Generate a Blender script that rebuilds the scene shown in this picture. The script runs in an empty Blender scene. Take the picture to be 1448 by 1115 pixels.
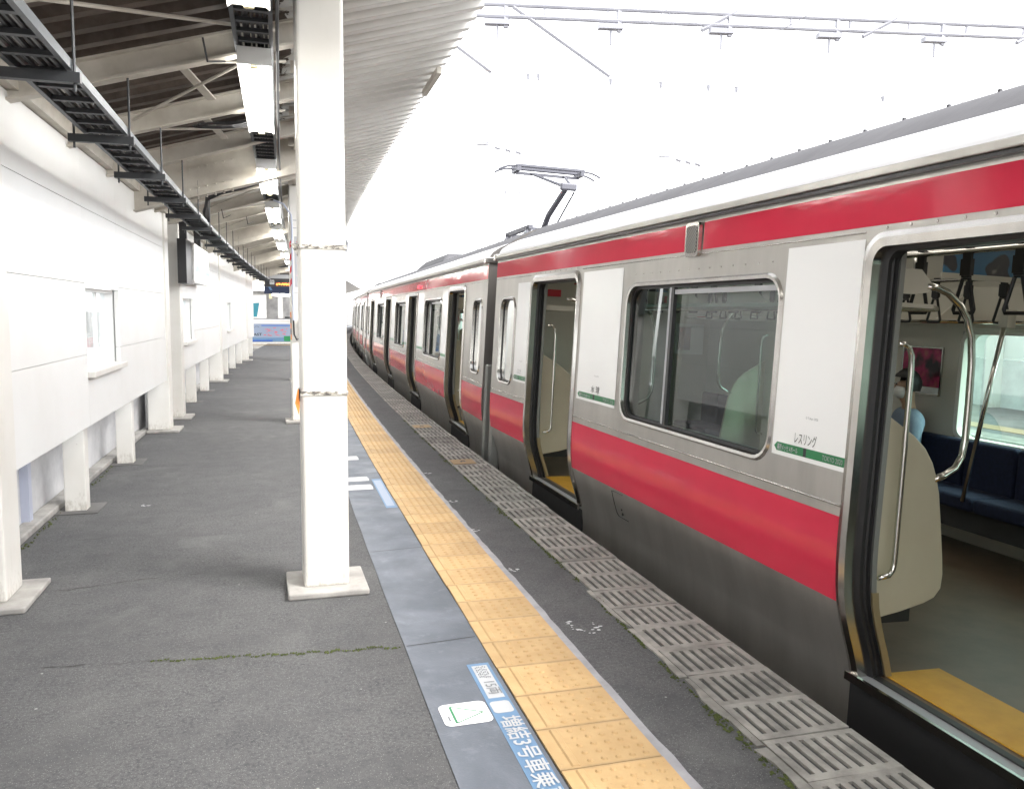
import bpy, bmesh, math, random
from mathutils import Vector, Matrix
R = math.radians
random.seed(7)
scene = bpy.context.scene
col = scene.collection

# ------------------------------------------------------------------ camera, sky, sun, exposure
cam_d = bpy.data.cameras.new("camera"); cam = bpy.data.objects.new("camera", cam_d); col.objects.link(cam)
cam_d.sensor_width = 36; cam_d.lens = 36 * 1180 / 1448; cam_d.clip_start = 0.05; cam_d.clip_end = 2000
RT = Vector((0.95797, -0.28675, 0.00816)); UP = Vector((0.02041, 0.09652, 0.99512)); FW = Vector((0.28614, 0.95313, -0.09832))
cam.matrix_world = Matrix(((RT.x, UP.x, -FW.x, 0), (RT.y, UP.y, -FW.y, 0), (RT.z, UP.z, -FW.z, 1.648), (0, 0, 0, 1)))
scene.camera = cam

SUN_DIR = Vector((0.50, -0.42, 0.78)).normalized()
world = bpy.data.worlds.new("World"); scene.world = world; world.use_nodes = True
wn = world.node_tree.nodes; wl = world.node_tree.links
bg = wn["Background"]; sky = wn.new("ShaderNodeTexSky"); sky.sky_type = 'NISHITA'; sky.sun_disc = False
sky.sun_elevation = math.asin(SUN_DIR.z); sky.sun_rotation = math.atan2(SUN_DIR.x, SUN_DIR.y)
sky.air_density = 1.0; sky.dust_density = 1.0; sky.ozone_density = 1.0
hs = wn.new("ShaderNodeHueSaturation"); hs.inputs["Saturation"].default_value = 0.10
wl.new(sky.outputs[0], hs.inputs["Color"]); wl.new(hs.outputs[0], bg.inputs[0]); bg.inputs[1].default_value = 0.15
sun_d = bpy.data.lights.new("sun", 'SUN'); sun_d.energy = 1.0; sun_d.angle = R(25); sun_d.color = (1, .97, .93)
sun = bpy.data.objects.new("sun", sun_d); col.objects.link(sun)
sun.rotation_euler = (-SUN_DIR).to_track_quat('-Z', 'Y').to_euler()
vs = scene.view_settings; vs.view_transform = 'Standard'; vs.look = 'None'; vs.gamma = 1; vs.use_curve_mapping = False
vs.exposure = 2.35

# ------------------------------------------------------------------ helpers
def C(y): return .010 * y + .00091 * y * y          # sideways drift of the curved track
def P(x, y, z): return (x + C(y), y, z)

class MB:
    def __init__(s): s.v = []; s.f = []
    def add(s, vs_, fs): o = len(s.v); s.v += [tuple(v) for v in vs_]; s.f += [[i + o for i in f] for f in fs]; return s
    def hexa(s, p): return s.add(p, [(0,3,2,1),(4,5,6,7),(0,1,5,4),(1,2,6,5),(2,3,7,6),(3,0,4,7)])
    def box(s, x0, x1, y0, y1, z0, z1):
        return s.hexa([(x0,y0,z0),(x1,y0,z0),(x1,y1,z0),(x0,y1,z0),(x0,y0,z1),(x1,y0,z1),(x1,y1,z1),(x0,y1,z1)])
    def cbox(s, x0, x1, y0, y1, z0, z1, step=2.0):   # box that follows the curve of the platform
        n = max(1, int(math.ceil(abs(y1 - y0) / step)))
        pts = []
        for i in range(n + 1):
            y = y0 + (y1 - y0) * i / n
            pts += [P(x0,y,z0), P(x1,y,z0), P(x1,y,z1), P(x0,y,z1)]
        fs = [(0,1,2,3)]
        for i in range(n):
            a = i * 4; b = a + 4
            for k in range(4): fs.append((a + k, b + k, b + (k + 1) % 4, a + (k + 1) % 4))
        e = n * 4; fs.append((e + 3, e + 2, e + 1, e))
        return s.add(pts, fs)
    def quad(s, a, b, c, d): return s.add([a, b, c, d], [(0,1,2,3)])
    def sheet(s, x0, x1, y0, y1, z, step=2.0, wob=0, wseed=0):
        n = max(1, int(math.ceil((y1 - y0) / step))); rr = random.Random(wseed); pts = []
        for i in range(n + 1):
            y = y0 + (y1 - y0) * i / n
            pts += [P(x0 + rr.uniform(-wob, wob), y, z), P(x1 + rr.uniform(-wob, wob), y, z)]
        return s.add(pts, [(2*i, 2*i+1, 2*i+3, 2*i+2) for i in range(n)])
    def tube(s, pts, r, n=8, caps=True):
        pts = [Vector(p) for p in pts]; rings = []; prev = None
        for i, p in enumerate(pts):
            t = (pts[min(i+1, len(pts)-1)] - pts[max(i-1, 0)]).normalized()
            if prev is None:
                a = t.cross(Vector((0,0,1)))
                if a.length < .05: a = t.cross(Vector((1,0,0)))
            else: a = prev - t * prev.dot(t)
            a.normalize(); prev = a; b = t.cross(a)
            rad = r[i] if isinstance(r, (list, tuple)) else r
            rings.append([p + (a * math.cos(2*math.pi*k/n) + b * math.sin(2*math.pi*k/n)) * rad for k in range(n)])
        vv = [v for rg in rings for v in rg]; fs = []
        for i in range(len(pts) - 1):
            for k in range(n): fs.append((i*n+k, i*n+(k+1)%n, (i+1)*n+(k+1)%n, (i+1)*n+k))
        if caps: fs.append(tuple(reversed(range(n)))); fs.append(tuple(range((len(pts)-1)*n, len(pts)*n)))
        return s.add(vv, fs)
    def bar(s, a, b, w, h):
        a = Vector(a); b = Vector(b); t = (b - a).normalized(); u = t.cross(Vector((0,0,1)))
        if u.length < .05: u = Vector((1,0,0))
        u.normalize(); n = u.cross(t)
        q = lambda p, i, j: p + u * (w/2*i) + n * (h/2*j)
        return s.hexa([q(a,-1,-1),q(a,1,-1),q(b,1,-1),q(b,-1,-1),q(a,-1,1),q(a,1,1),q(b,1,1),q(b,-1,1)])
    def prism(s, poly, off):    # poly: list of 3-D points, extruded by vector off
        n = len(poly); off = Vector(off); vv = [Vector(p) for p in poly]; vv += [p + off for p in vv]
        return s.add(vv, [tuple(reversed(range(n))), tuple(range(n, 2*n))] + [(i, (i+1)%n, n+(i+1)%n, n+i) for i in range(n)])
    def strip(s, A, B, close=True):  # quads between two matching loops
        n = len(A); m = n if close else n - 1
        return s.add(list(A) + list(B), [(i, (i+1)%n, n+(i+1)%n, n+i) for i in range(m)])
    def mesh(s, name, m=None, smooth=False):
        me = bpy.data.meshes.new(name); me.from_pydata(s.v, [], s.f)
        bm = bmesh.new(); bm.from_mesh(me); bmesh.ops.recalc_face_normals(bm, faces=bm.faces[:]); bm.to_mesh(me); bm.free()
        if m: me.materials.append(m)
        if smooth:
            for p in me.polygons: p.use_smooth = True
        return me
    def obj(s, name, m, parent=None, smooth=False, bevel=0, seg=2, auto=None):
        o = link(name, s.mesh(name, m, smooth or auto is not None), parent)
        if bevel:
            b = o.modifiers.new("bevel", 'BEVEL'); b.width = bevel; b.segments = seg; b.limit_method = 'ANGLE'; b.angle_limit = R(40)
        if auto is not None: autosmooth(o.data, auto)
        return o

def autosmooth(me, deg):
    bm = bmesh.new(); bm.from_mesh(me)
    for e in bm.edges:
        if len(e.link_faces) == 2 and e.calc_face_angle(0) > R(deg): e.smooth = False
    bm.to_mesh(me); bm.free()

def link(name, me, parent=None, loc=None):
    o = bpy.data.objects.new(name, me); col.objects.link(o)
    if parent: o.parent = parent
    if loc: o.location = loc
    return o
def thing(name, label, cat, loc=(0,0,0), group=None, kind=None):
    o = link(name, None, None, loc); o.empty_display_size = .1
    return tag(o, label, cat, group, kind)
def tag(o, label=None, cat=None, group=None, kind=None):
    if label: o["label"] = label
    if cat: o["category"] = cat
    if group: o["group"] = group
    if kind: o["kind"] = kind
    return o
def rrect(w, h, r, n=5):   # rounded rectangle outline about the origin
    out = []
    for cx, cy, a0 in ((w/2-r, h/2-r, 0), (-w/2+r, h/2-r, 90), (-w/2+r, -h/2+r, 180), (w/2-r, -h/2+r, 270)):
        for k in range(n + 1):
            a = R(a0 + 90*k/n); out.append((cx + r*math.cos(a), cy + r*math.sin(a)))
    return out
def text_pts(s, size, align='LEFT', bold=0, spacing=1.0):
    cu = bpy.data.curves.new("lettering", 'FONT'); cu.body = s; cu.size = size; cu.align_x = align; cu.offset = bold; cu.space_character = spacing
    cu.resolution_u = 2; cu.fill_mode = 'BOTH' if hasattr(cu, 'fill_mode') and False else cu.fill_mode
    o = bpy.data.objects.new("lettering", cu); col.objects.link(o)
    dg = bpy.context.evaluated_depsgraph_get(); me = bpy.data.meshes.new_from_object(o.evaluated_get(dg))
    v = [tuple(x.co) for x in me.vertices]; f = [tuple(p.vertices) for p in me.polygons]
    bpy.data.objects.remove(o); bpy.data.curves.remove(cu); bpy.data.meshes.remove(me)
    return v, f
def text_obj(s, size, fn, m, parent, name="lettering", width=None, **kw):
    v, f = text_pts(s, size, **kw)
    if width:
        xs = [p[0] for p in v]; k = width / (max(xs) - min(xs)); x0 = min(xs); v = [((p[0]-x0)*k, p[1], 0) for p in v]
    me = bpy.data.meshes.new(name); me.from_pydata([fn(p[0], p[1]) for p in v], [], f); me.materials.append(m)
    return link(name, me, parent)

# ------------------------------------------------------------------ materials
def mat(name, color=(.5,.5,.5), rough=.5, metal=0, spec=.5, emit=None, estr=0):
    m = bpy.data.materials.new(name); m.use_nodes = True; b = m.node_tree.nodes["Principled BSDF"]
    b.inputs["Base Color"].default_value = (*color, 1); b.inputs["Roughness"].default_value = rough
    b.inputs["Metallic"].default_value = metal; b.inputs["Specular IOR Level"].default_value = spec
    if emit: b.inputs["Emission Color"].default_value = (*emit, 1); b.inputs["Emission Strength"].default_value = estr
    return m
def N(m, t, **kw):
    n = m.node_tree.nodes.new(t)
    for k, v in kw.items():
        if k in n.inputs: n.inputs[k].default_value = v
        else: setattr(n, k, v)
    return n
def L(m, a, b): m.node_tree.links.new(a, b)
def bsdf(m): return m.node_tree.nodes["Principled BSDF"]
def pos(m, scale=(1,1,1), obj=False):
    tc = N(m, "ShaderNodeTexCoord"); mp = N(m, "ShaderNodeMapping"); mp.inputs["Scale"].default_value = scale
    if obj: L(m, tc.outputs["Object"], mp.inputs[0])
    else:
        g = N(m, "ShaderNodeNewGeometry"); L(m, g.outputs["Position"], mp.inputs[0])
    return mp.outputs[0]
def ramp(m, fac, stops):
    r = N(m, "ShaderNodeValToRGB"); e = r.color_ramp.elements
    while len(e) < len(stops): e.new(.5)
    for k, (p, c) in enumerate(stops): e[k].position = p; e[k].color = (*c, 1) if len(c) == 3 else c
    L(m, fac, r.inputs[0]); return r.outputs[0]
def noise(m, vec, scale, detail=4, rough=.55, dist=0):
    n = N(m, "ShaderNodeTexNoise", Scale=scale, Detail=detail, Roughness=rough, Distortion=dist); L(m, vec, n.inputs["Vector"]); return n.outputs["Fac"]
def mix(m, fac, a, b, blend='MIX'):
    x = N(m, "ShaderNodeMix", data_type='RGBA', blend_type=blend)
    for s, i in ((fac, 0), (a, 6), (b, 7)):
        if isinstance(s, (int, float)): x.inputs[i].default_value = s
        elif isinstance(s, tuple): x.inputs[i].default_value = (*s, 1)
        else: L(m, s, x.inputs[i])
    return x.outputs[2]
def math_(m, op, a, b=0.0):
    x = N(m, "ShaderNodeMath", operation=op)
    for s, i in ((a, 0), (b, 1)):
        if isinstance(s, (int, float)): x.inputs[i].default_value = s
        else: L(m, s, x.inputs[i])
    return x.outputs[0]
def bump(m, h, strength=.3, dist=.01):
    b = N(m, "ShaderNodeBump", Strength=strength, Distance=dist); L(m, h, b.inputs["Height"]); L(m, b.outputs[0], bsdf(m).inputs["Normal"])
def base(m, c): L(m, c, bsdf(m).inputs["Base Color"])
def worn(name, c1, c2, scale=3, rough=.55, metal=0, bumpk=.1, sc=(1,1,1), spec=.5, fine=60, rnd=0.0):
    m = mat(name, c1, rough, metal, spec); v = pos(m, sc)
    n = noise(m, v, scale, 6, .62); c = ramp(m, n, [(.32, c2), (.62, c1)])
    if rnd:
        oi = N(m, "ShaderNodeObjectInfo"); k = math_(m, 'ADD', math_(m, 'MULTIPLY', oi.outputs["Random"], rnd), 1 - rnd/2)
        hsv = N(m, "ShaderNodeHueSaturation"); L(m, k, hsv.inputs["Value"]); L(m, c, hsv.inputs["Color"]); c = hsv.outputs[0]
    base(m, c)
    if bumpk: bump(m, noise(m, v, fine, 3), bumpk, .004)
    return m

M = {}
# asphalt with aggregate speckle, stains and paler traffic patches
m = M["asphalt"] = mat("asphalt", (.08,.08,.08), .85, 0, .3); v = pos(m)
n1 = noise(m, v, .55, 5, .6, .4); n2 = noise(m, v, 260, 2, .6); n3 = noise(m, v, 6, 5, .65)
c = ramp(m, n1, [(.3, (.088,.088,.091)), (.5, (.116,.116,.118)), (.72, (.145,.144,.142))])
n4 = noise(m, v, 55, 4, .75); c = mix(m, ramp(m, n4, [(.40, (.95,)*3), (.58, (0,)*3)]), c, (.054,.054,.056))
n5 = noise(m, pos(m, (1,2.2,1)), 1.3, 6, .65, .8); c = mix(m, ramp(m, n5, [(.48, (0,)*3), (.64, (.75,)*3)]), c, (.074,.074,.076))
n6 = noise(m, pos(m, (1,1.6,1)), 3.4, 7, .7, 1.2); c = mix(m, ramp(m, n6, [(.60, (0,)*3), (.70, (.7,)*3)]), c, (.055,.055,.056))
n7 = noise(m, v, 1.1, 6, .7, .6); c = mix(m, ramp(m, n7, [(.55, (0,)*3), (.72, (.55,)*3)]), c, (.19,.188,.182))
c = mix(m, ramp(m, n3, [(.35, (.0,)*3), (.75, (.45,)*3)]), c, (.150,.149,.146))
c = mix(m, ramp(m, n2, [(.36, (1,)*3), (.5, (0,)*3)]), c, (.062,.062,.064))
vo = N(m, "ShaderNodeTexVoronoi", Scale=95.0); L(m, v, vo.inputs["Vector"])
c = mix(m, ramp(m, vo.outputs["Distance"], [(.11, (.75,)*3), (.22, (0,)*3)]), c, (.27,.265,.26))
vp = N(m, "ShaderNodeTexVoronoi", Scale=5.5, Randomness=1.0); L(m, v, vp.inputs["Vector"])
c = mix(m, ramp(m, vp.outputs["Distance"], [(.022, (.6,)*3), (.04, (0,)*3)]), c, (.42,.42,.40))
base(m, c); bump(m, noise(m, v, 190, 3, .7), .55, .006)
# paint, tiles, concrete
m = M["blue_paint"] = mat("blue_grey_paint", (.12,.13,.15), .5); v = pos(m)
c = ramp(m, noise(m, v, 1.6, 6, .6, .6), [(.3, (.078,.089,.106)), (.5, (.104,.117,.139)), (.7, (.152,.166,.192))])
c = mix(m, ramp(m, noise(m, v, 9, 5, .7), [(.55, (0,)*3), (.8, (.5,)*3)]), c, (.22,.24,.27)); base(m, c)
L(m, ramp(m, noise(m, v, 2.5, 4), [(.3, (.35,)*3), (.7, (.62,)*3)]), bsdf(m).inputs["Roughness"]); bump(m, noise(m, v, 120, 3), .2, .004)
M["yellow"] = worn("tactile_yellow", (.51,.345,.165), (.45,.292,.130), 7, .6, 0, .2, rnd=.24)
m = M["yellow"]; b_ = bsdf(m); src = b_.inputs["Base Color"].links[0].from_socket; v = pos(m)
c = mix(m, ramp(m, noise(m, v, 42, 3, .7), [(.66, (0,)*3), (.74, (.55,)*3)]), src, (.16,.12,.07)); c = mix(m, ramp(m, noise(m, v, 2.3, 6, .7, .5), [(.50, (0,)*3), (.72, (.45,)*3)]), c, (.36,.24,.11))
sy = N(m, "ShaderNodeSeparateXYZ"); L(m, pos(m, (1,1,1), True), sy.inputs[0])
ed = math_(m, 'MINIMUM', sy.outputs[1], math_(m, 'SUBTRACT', .296, sy.outputs[1])); ed = math_(m, 'ADD', ed, math_(m, 'MULTIPLY', noise(m, v, 30, 3), .012))
c = mix(m, ramp(m, ed, [(.007, (.4,)*3), (.018, (0,)*3)]), c, (.18,.13,.075)); base(m, c)
M["grey_line"] = worn("pale_grey_paint", (.34,.34,.36), (.24,.24,.25), 6, .6)
M["block"] = worn("edge_concrete", (.33,.315,.285), (.17,.162,.148), 7, .8, 0, .6, rnd=.34)
M["slot"] = worn("slot_rubber", (.06,.06,.062), (.045,.045,.047), 12, .8)
M["concrete"] = worn("concrete", (.40,.385,.36), (.24,.23,.215), 4, .85, 0, .5)
M["concrete_dark"] = worn("platform_concrete", (.16,.155,.15), (.08,.078,.075), 2, .85, 0, .5)
M["moss"] = worn("moss", (.075,.095,.022), (.035,.045,.012), 30, .9)
M["crack"] = mat("crack_dirt", (.045,.043,.041), .95)
M["white_paint"] = worn("white_road_paint", (.62,.62,.62), (.5,.5,.5), 14, .6)
M["wall"] = worn("white_wall_panel", (.80,.80,.785), (.76,.755,.73), 1.2, .45, 0, .03)
M["wall_old"] = worn("dirty_white_wall", (.76,.76,.76), (.52,.52,.53), 2.2, .6, 0, .1)
m = M["cream"] = mat("cream_paint", (.76,.74,.69), .38); v = pos(m)
c = ramp(m, noise(m, v, 1.5, 5), [(.3, (.70,.675,.62)), (.6, (.78,.765,.72))])
c = mix(m, ramp(m, noise(m, pos(m, (9,9,.8)), 3, 6, .7), [(.62, (0,)*3), (.8, (.35,)*3)]), c, (.42,.37,.30)); 
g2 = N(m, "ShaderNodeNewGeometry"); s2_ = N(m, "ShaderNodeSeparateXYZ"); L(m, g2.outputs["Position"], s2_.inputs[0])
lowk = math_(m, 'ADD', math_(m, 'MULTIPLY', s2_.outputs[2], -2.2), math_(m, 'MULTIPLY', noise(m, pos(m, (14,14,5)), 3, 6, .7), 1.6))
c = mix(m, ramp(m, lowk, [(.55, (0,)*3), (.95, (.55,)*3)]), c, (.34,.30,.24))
chip = noise(m, pos(m, (1,1,.6)), 26, 4, .6); c = mix(m, ramp(m, chip, [(.735, (0,)*3), (.75, (.8,)*3)]), c, (.20,.15,.11))
base(m, c); bump(m, noise(m, v, 40, 3), .06, .004)
M["dark_joint"] = mat("joint_light_stop", (.40,.40,.40), .8)
# canopy sheet: cream paint, peeled to brown primer over the inner bays
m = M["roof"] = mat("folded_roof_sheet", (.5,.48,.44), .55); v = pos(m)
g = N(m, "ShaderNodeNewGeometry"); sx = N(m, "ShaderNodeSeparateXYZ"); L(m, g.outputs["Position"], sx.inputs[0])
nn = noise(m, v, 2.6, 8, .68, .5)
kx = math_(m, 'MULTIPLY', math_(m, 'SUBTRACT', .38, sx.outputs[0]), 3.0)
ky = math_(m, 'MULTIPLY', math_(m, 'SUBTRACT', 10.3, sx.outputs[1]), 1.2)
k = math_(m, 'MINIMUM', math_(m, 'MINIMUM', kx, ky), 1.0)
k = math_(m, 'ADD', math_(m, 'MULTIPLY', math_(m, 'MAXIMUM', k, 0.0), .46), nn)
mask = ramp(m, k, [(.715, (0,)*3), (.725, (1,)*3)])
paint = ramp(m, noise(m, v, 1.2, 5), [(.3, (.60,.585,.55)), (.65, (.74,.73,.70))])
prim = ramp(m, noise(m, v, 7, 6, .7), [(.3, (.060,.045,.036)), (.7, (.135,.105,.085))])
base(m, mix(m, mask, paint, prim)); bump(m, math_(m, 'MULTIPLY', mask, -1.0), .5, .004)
M["beam"] = worn("beam_paint", (.60,.565,.50), (.44,.405,.345), 3.0, .55, 0, .1)
M["galv"] = worn("galvanised_tray", (.085,.093,.102), (.06,.066,.072), 8, .45, .5, .05)
M["galv_dark"] = mat("dark_tray_steel", (.055,.058,.062), .5, .4)
M["cable"] = mat("black_cable", (.022,.022,.024), .5)
M["cable_grey"] = mat("grey_cable", (.16,.16,.16), .5)
M["lamp_white"] = mat("lamp_housing", (.78,.78,.76), .35)
M["lamp_trim"] = mat("lamp_reflector_end", (.75,.68,.42), .4)
M["tube"] = mat("lit_tube", (1,1,1), .3, emit=(1,.98,.94), estr=9)
M["diffuser"] = mat("lit_reflector", (.9,.9,.9), .4, emit=(1,.98,.93), estr=1.6)
M["car_lamp"] = mat("car_ceiling_lamp", (.9,.9,.9), .4, emit=(1,.95,.86), estr=.45)
# train
m = M["steel"] = mat("brushed_steel", (.60,.585,.56), .3, .70); v = pos(m, (1,.6,30), True)
n1 = noise(m, v, 9, 5, .7)
L(m, ramp(m, n1, [(.25, (.28,)*3), (.75, (.42,)*3)]), bsdf(m).inputs["Roughness"])
dirt = noise(m, pos(m, (1,2.5,.5), True), 1.6, 5, .6)
base(m, ramp(m, dirt, [(.3, (.40,.385,.36)), (.65, (.49,.475,.445))]))
wv = math_(m, "ADD", math_(m, "MULTIPLY", noise(m, pos(m, (1,1.2,2.2), True), 2.0, 2, .5), 6.0), math_(m, "MULTIPLY", n1, .12)); bump(m, wv, .10, .002)
M["steel_polish"] = worn("polished_steel", (.56,.54,.51), (.48,.46,.43), 6, .2, 1.0, 0)
M["steel_sky_white"] = worn("shoulder_sky_reflection", (.86,.86,.87), (.80,.80,.81), 3, .4, .3, 0)  # near-white base stands in for sky reflected in the stainless shoulder
m = M["roof_grey"] = mat("roof_grey_coating", (.36,.36,.37), .8); v = pos(m, (1,1,1), True)
base(m, ramp(m, noise(m, pos(m, (.7,3,.7), True), 2.2, 6, .65), [(.3, (.075,.073,.079)), (.7, (.105,.103,.110))])); bump(m, noise(m, v, 90, 2), .3, .004)
M["red"] = worn("red_stripe_film", (.66,.040,.080), (.61,.036,.073), 2, .10, 0, 0, spec=.35)
m = M["red"]; bump(m, noise(m, pos(m, (1,1.0,3.0), True), 2.2, 3, .55), .35, .006)
M["skirt"] = mat("skirt_dark", (.028,.028,.029), .5)
M["under"] = mat("underframe_black", (.015,.015,.015), .8)
M["rubber"] = mat("door_rubber", (.018,.018,.019), .45)
M["white_film"] = mat("white_poster_film", (.90,.905,.90), .22)
M["green_film"] = mat("green_band_film", (.02,.20,.07), .3)
M["black_print"] = mat("black_print", (.02,.02,.022), .4)
M["grey_print"] = mat("grey_print", (.16,.17,.18), .4)
M["white_print"] = mat("white_print", (.42,.43,.44), .4)
M["interior"] = worn("cream_interior_panel", (.62,.59,.51), (.57,.545,.47), 2, .35, 0, 0)
M["partition"] = worn("beige_partition", (.60,.545,.42), (.55,.49,.375), 2, .3, 0, 0)
M["jamb"] = mat("grey_inner_jamb", (.26,.265,.25), .35, .3); M["kick"] = mat("brass_kick_plate", (.36,.29,.17), .4, .5)
M["ceiling_in"] = mat("interior_ceiling", (.74,.72,.66), .4)
M["floor_in"] = worn("grey_vinyl_floor", (.165,.118,.080), (.13,.093,.062), 5, .42, 0, .02, spec=.3)
m = M["mat_yellow"] = mat("yellow_door_mat", (.62,.34,.03), .5); v = pos(m, (1,1,1), True)
br = N(m, "ShaderNodeTexBrick", Scale=24.0); L(m, v, br.inputs["Vector"]); bump(m, br.outputs["Fac"], .35, .004)
base(m, ramp(m, noise(m, v, 9, 4), [(.3, (.55,.29,.025)), (.7, (.66,.37,.04))]))
M["seat"] = worn("navy_seat_moquette", (.011,.017,.050), (.007,.011,.032), 40, .9, 0, .4, fine=260)
M["strap"] = mat("black_strap", (.012,.012,.013), .4)
M["chrome"] = mat("chrome_pole", (.75,.73,.68), .12, 1.0)
M["frame_dark"] = mat("dark_window_frame", (.03,.03,.032), .35)
M["red_lamp"] = mat("lit_red_lamp", (.8,.02,.02), .3, emit=(1,.04,.05), estr=1.2)
def glass(name, tint, lo, hi, rough=0.0):
    m = bpy.data.materials.new(name); m.use_nodes = True; t = m.node_tree; t.nodes.clear()
    o = t.nodes.new("ShaderNodeOutputMaterial"); mx = t.nodes.new("ShaderNodeMixShader"); tr = t.nodes.new("ShaderNodeBsdfTransparent")
    gl = t.nodes.new("ShaderNodeBsdfGlossy"); lw = t.nodes.new("ShaderNodeLayerWeight"); mr = t.nodes.new("ShaderNodeMapRange")
    tr.inputs[0].default_value = (*tint, 1); gl.inputs["Roughness"].default_value = rough; gl.inputs["Color"].default_value = (.95,.97,.97,1); lw.inputs[0].default_value = .35
    mr.inputs["To Min"].default_value = lo; mr.inputs["To Max"].default_value = hi
    t.links.new(lw.outputs["Fresnel"], mr.inputs["Value"]); t.links.new(mr.outputs[0], mx.inputs[0])
    t.links.new(tr.outputs[0], mx.inputs[1]); t.links.new(gl.outputs[0], mx.inputs[2]); t.links.new(mx.outputs[0], o.inputs[0]); return m
M["glass"] = glass("tinted_window_glass", (.33,.46,.43), .055, .72)
M["glass_clear"] = glass("clear_glass", (.94,.96,.97), .04, .30)
M["glass_far"] = glass("green_window_glass", (.58,.86,.76), .03, .22)
# overhead, ground
M["gantry"] = worn("pale_grey_steel", (.31,.31,.34), (.25,.25,.28), 3, .5)
M["wire"] = mat("overhead_wire", (.20,.17,.16), .5, .5)
M["porcelain"] = mat("insulator", (.30,.30,.33), .3)
M["panto"] = mat("pantograph_grey", (.13,.13,.15), .5, .3)
m = M["ballast"] = mat("ballast", (.16,.14,.12), .95); v = pos(m)
vo = N(m, "ShaderNodeTexVoronoi", Scale=22.0); L(m, v, vo.inputs["Vector"])
base(m, ramp(m, vo.outputs["Color"], [(.2, (.09,.075,.06)), (.8, (.24,.21,.18))])); bump(m, vo.outputs["Distance"], .9, .03)
M["rail"] = mat("rail_steel", (.30,.25,.21), .35, .9)
M["sleeper"] = worn("sleeper_concrete", (.26,.25,.235), (.18,.17,.16), 6, .9)
M["ground"] = worn("town_ground", (.20,.195,.185), (.14,.135,.13), .3, .95)
M["pale_added"] = worn("pale_added_ground", (.56,.55,.53), (.46,.455,.44), .6, .9)
M["sign_black"] = mat("sign_black", (.018,.018,.02), .4)
M["sign_lit"] = mat("sign_lit_face", (.85,.86,.82), .3, emit=(1,1,.93), estr=.55)
M["sign_green"] = mat("sign_green", (.08,.46,.24), .3, emit=(.1,.6,.3), estr=.2)
M["led"] = mat("orange_led", (.7,.12,.02), .4, emit=(1,.22,.04), estr=1.3)
M["orange"] = mat("orange_tape", (.75,.25,.05), .5)
M["red_print"] = mat("red_print", (.70,.05,.07), .4)
M["pink_print"] = mat("pink_print", (.75,.42,.48), .4)
M["blue_sticker"] = worn("blue_sticker", (.11,.21,.34), (.10,.19,.31), 5, .45, 0, 0)
M["pale_blue"] = mat("pale_blue_print", (.24,.29,.38), .4)
M["teal"] = mat("teal_print", (.02,.25,.34), .4)
M["lavender"] = mat("lavender_pipe", (.50,.53,.64), .4)
M["steel_grey"] = mat("grey_pipe", (.42,.43,.45), .45, .3)

# ------------------------------------------------------------------ ground, tracks
Y0, Y1 = -14.0, 96.0
tag(MB().quad((-900,-900,-1.35),(900,-900,-1.35),(900,900,-1.35),(-900,900,-1.35)).obj("ground", M["ground"]), kind="structure")
tag(MB().quad((-70,-40,-1.30),(-2.2,-40,-1.30),(3,70,-1.30),(-70,70,-1.30)).obj("added_pale_ground", M["pale_added"]), kind="structure")  # invented pale ground, added so the view through the wall windows turns bright
tag(MB().sheet(2.0, 9.2, Y0, 110, -1.22, 3).obj("track_bed", M["ballast"]), kind="structure")
def rail(x, lab):
    mb = MB(); mb.cbox(x-.033, x+.033, Y0, 110, -1.07, -1.03, 2); mb.cbox(x-.008, x+.008, Y0, 110, -1.15, -1.07, 2); mb.cbox(x-.06, x+.06, Y0, 110, -1.165, -1.15, 2)
    tag(mb.obj("rail", M["rail"]), lab, "rail", "running rails")
for x, lab in ((3.43, "running rail under the near side of the train"), (4.50, "running rail under the far side of the train"),
               (7.03, "nearer rail of the empty second track"), (8.10, "farther rail of the empty second track")): rail(x, lab)

# ------------------------------------------------------------------ platform
plat = tag(MB().sheet(-1.80, 1.785, Y0, Y1, 0, .8).obj("platform", M["asphalt"]), kind="structure")
MB().cbox(-1.95, 2.10, Y0, Y1, -1.3, -.075, 2).obj("platform_base", M["concrete_dark"], plat)
MB().sheet(.59, .962, Y0, Y1, .004, .45, .004, 3).obj("painted_strip", M["blue_paint"], plat)
MB().sheet(1.365, 1.408, Y0, Y1, .004, .12, .006, 5).obj("grey_line", M["grey_line"], plat)
# joints across the painted strip
jb = MB()
for y in (2.25, 3.95, 5.62, 8.4, 11.2, 14.0):
    jb.quad(P(.60,y,.0055), P(.955,y+.03,.0055), P(.955,y+.036,.0055), P(.60,y+.006,.0055))
jb.obj("paint_joint", M["crack"], plat)
# yellow tactile tiles: a raised line and 5 x 5 domes
def tile_mesh():
    mb = MB(); w, l = .398, .296
    mb.box(0, w, 0, l, -.01, .010)
    mb.hexa([(.048,.012,.010),(.082,.012,.010),(.082,l-.012,.010),(.048,l-.012,.010),(.054,.016,.016),(.076,.016,.016),(.076,l-.016,.016),(.054,l-.016,.016)])
    for i in range(5):
        for j in range(5):
            cx, cy = .128 + i*.056, .036 + j*.056; n = 8
            r0 = [(cx+.0140*math.cos(2*math.pi*k/n), cy+.0140*math.sin(2*math.pi*k/n), .010) for k in range(n)]
            r1 = [(cx+.0085*math.cos(2*math.pi*k/n), cy+.0085*math.sin(2*math.pi*k/n), .0168) for k in range(n)]
            mb.strip(r0, r1); mb.add(r1, [tuple(range(n))])
    return mb.mesh("tactile_tile", M["yellow"])
tm = tile_mesh()
y = -3.02; k = 0
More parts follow.
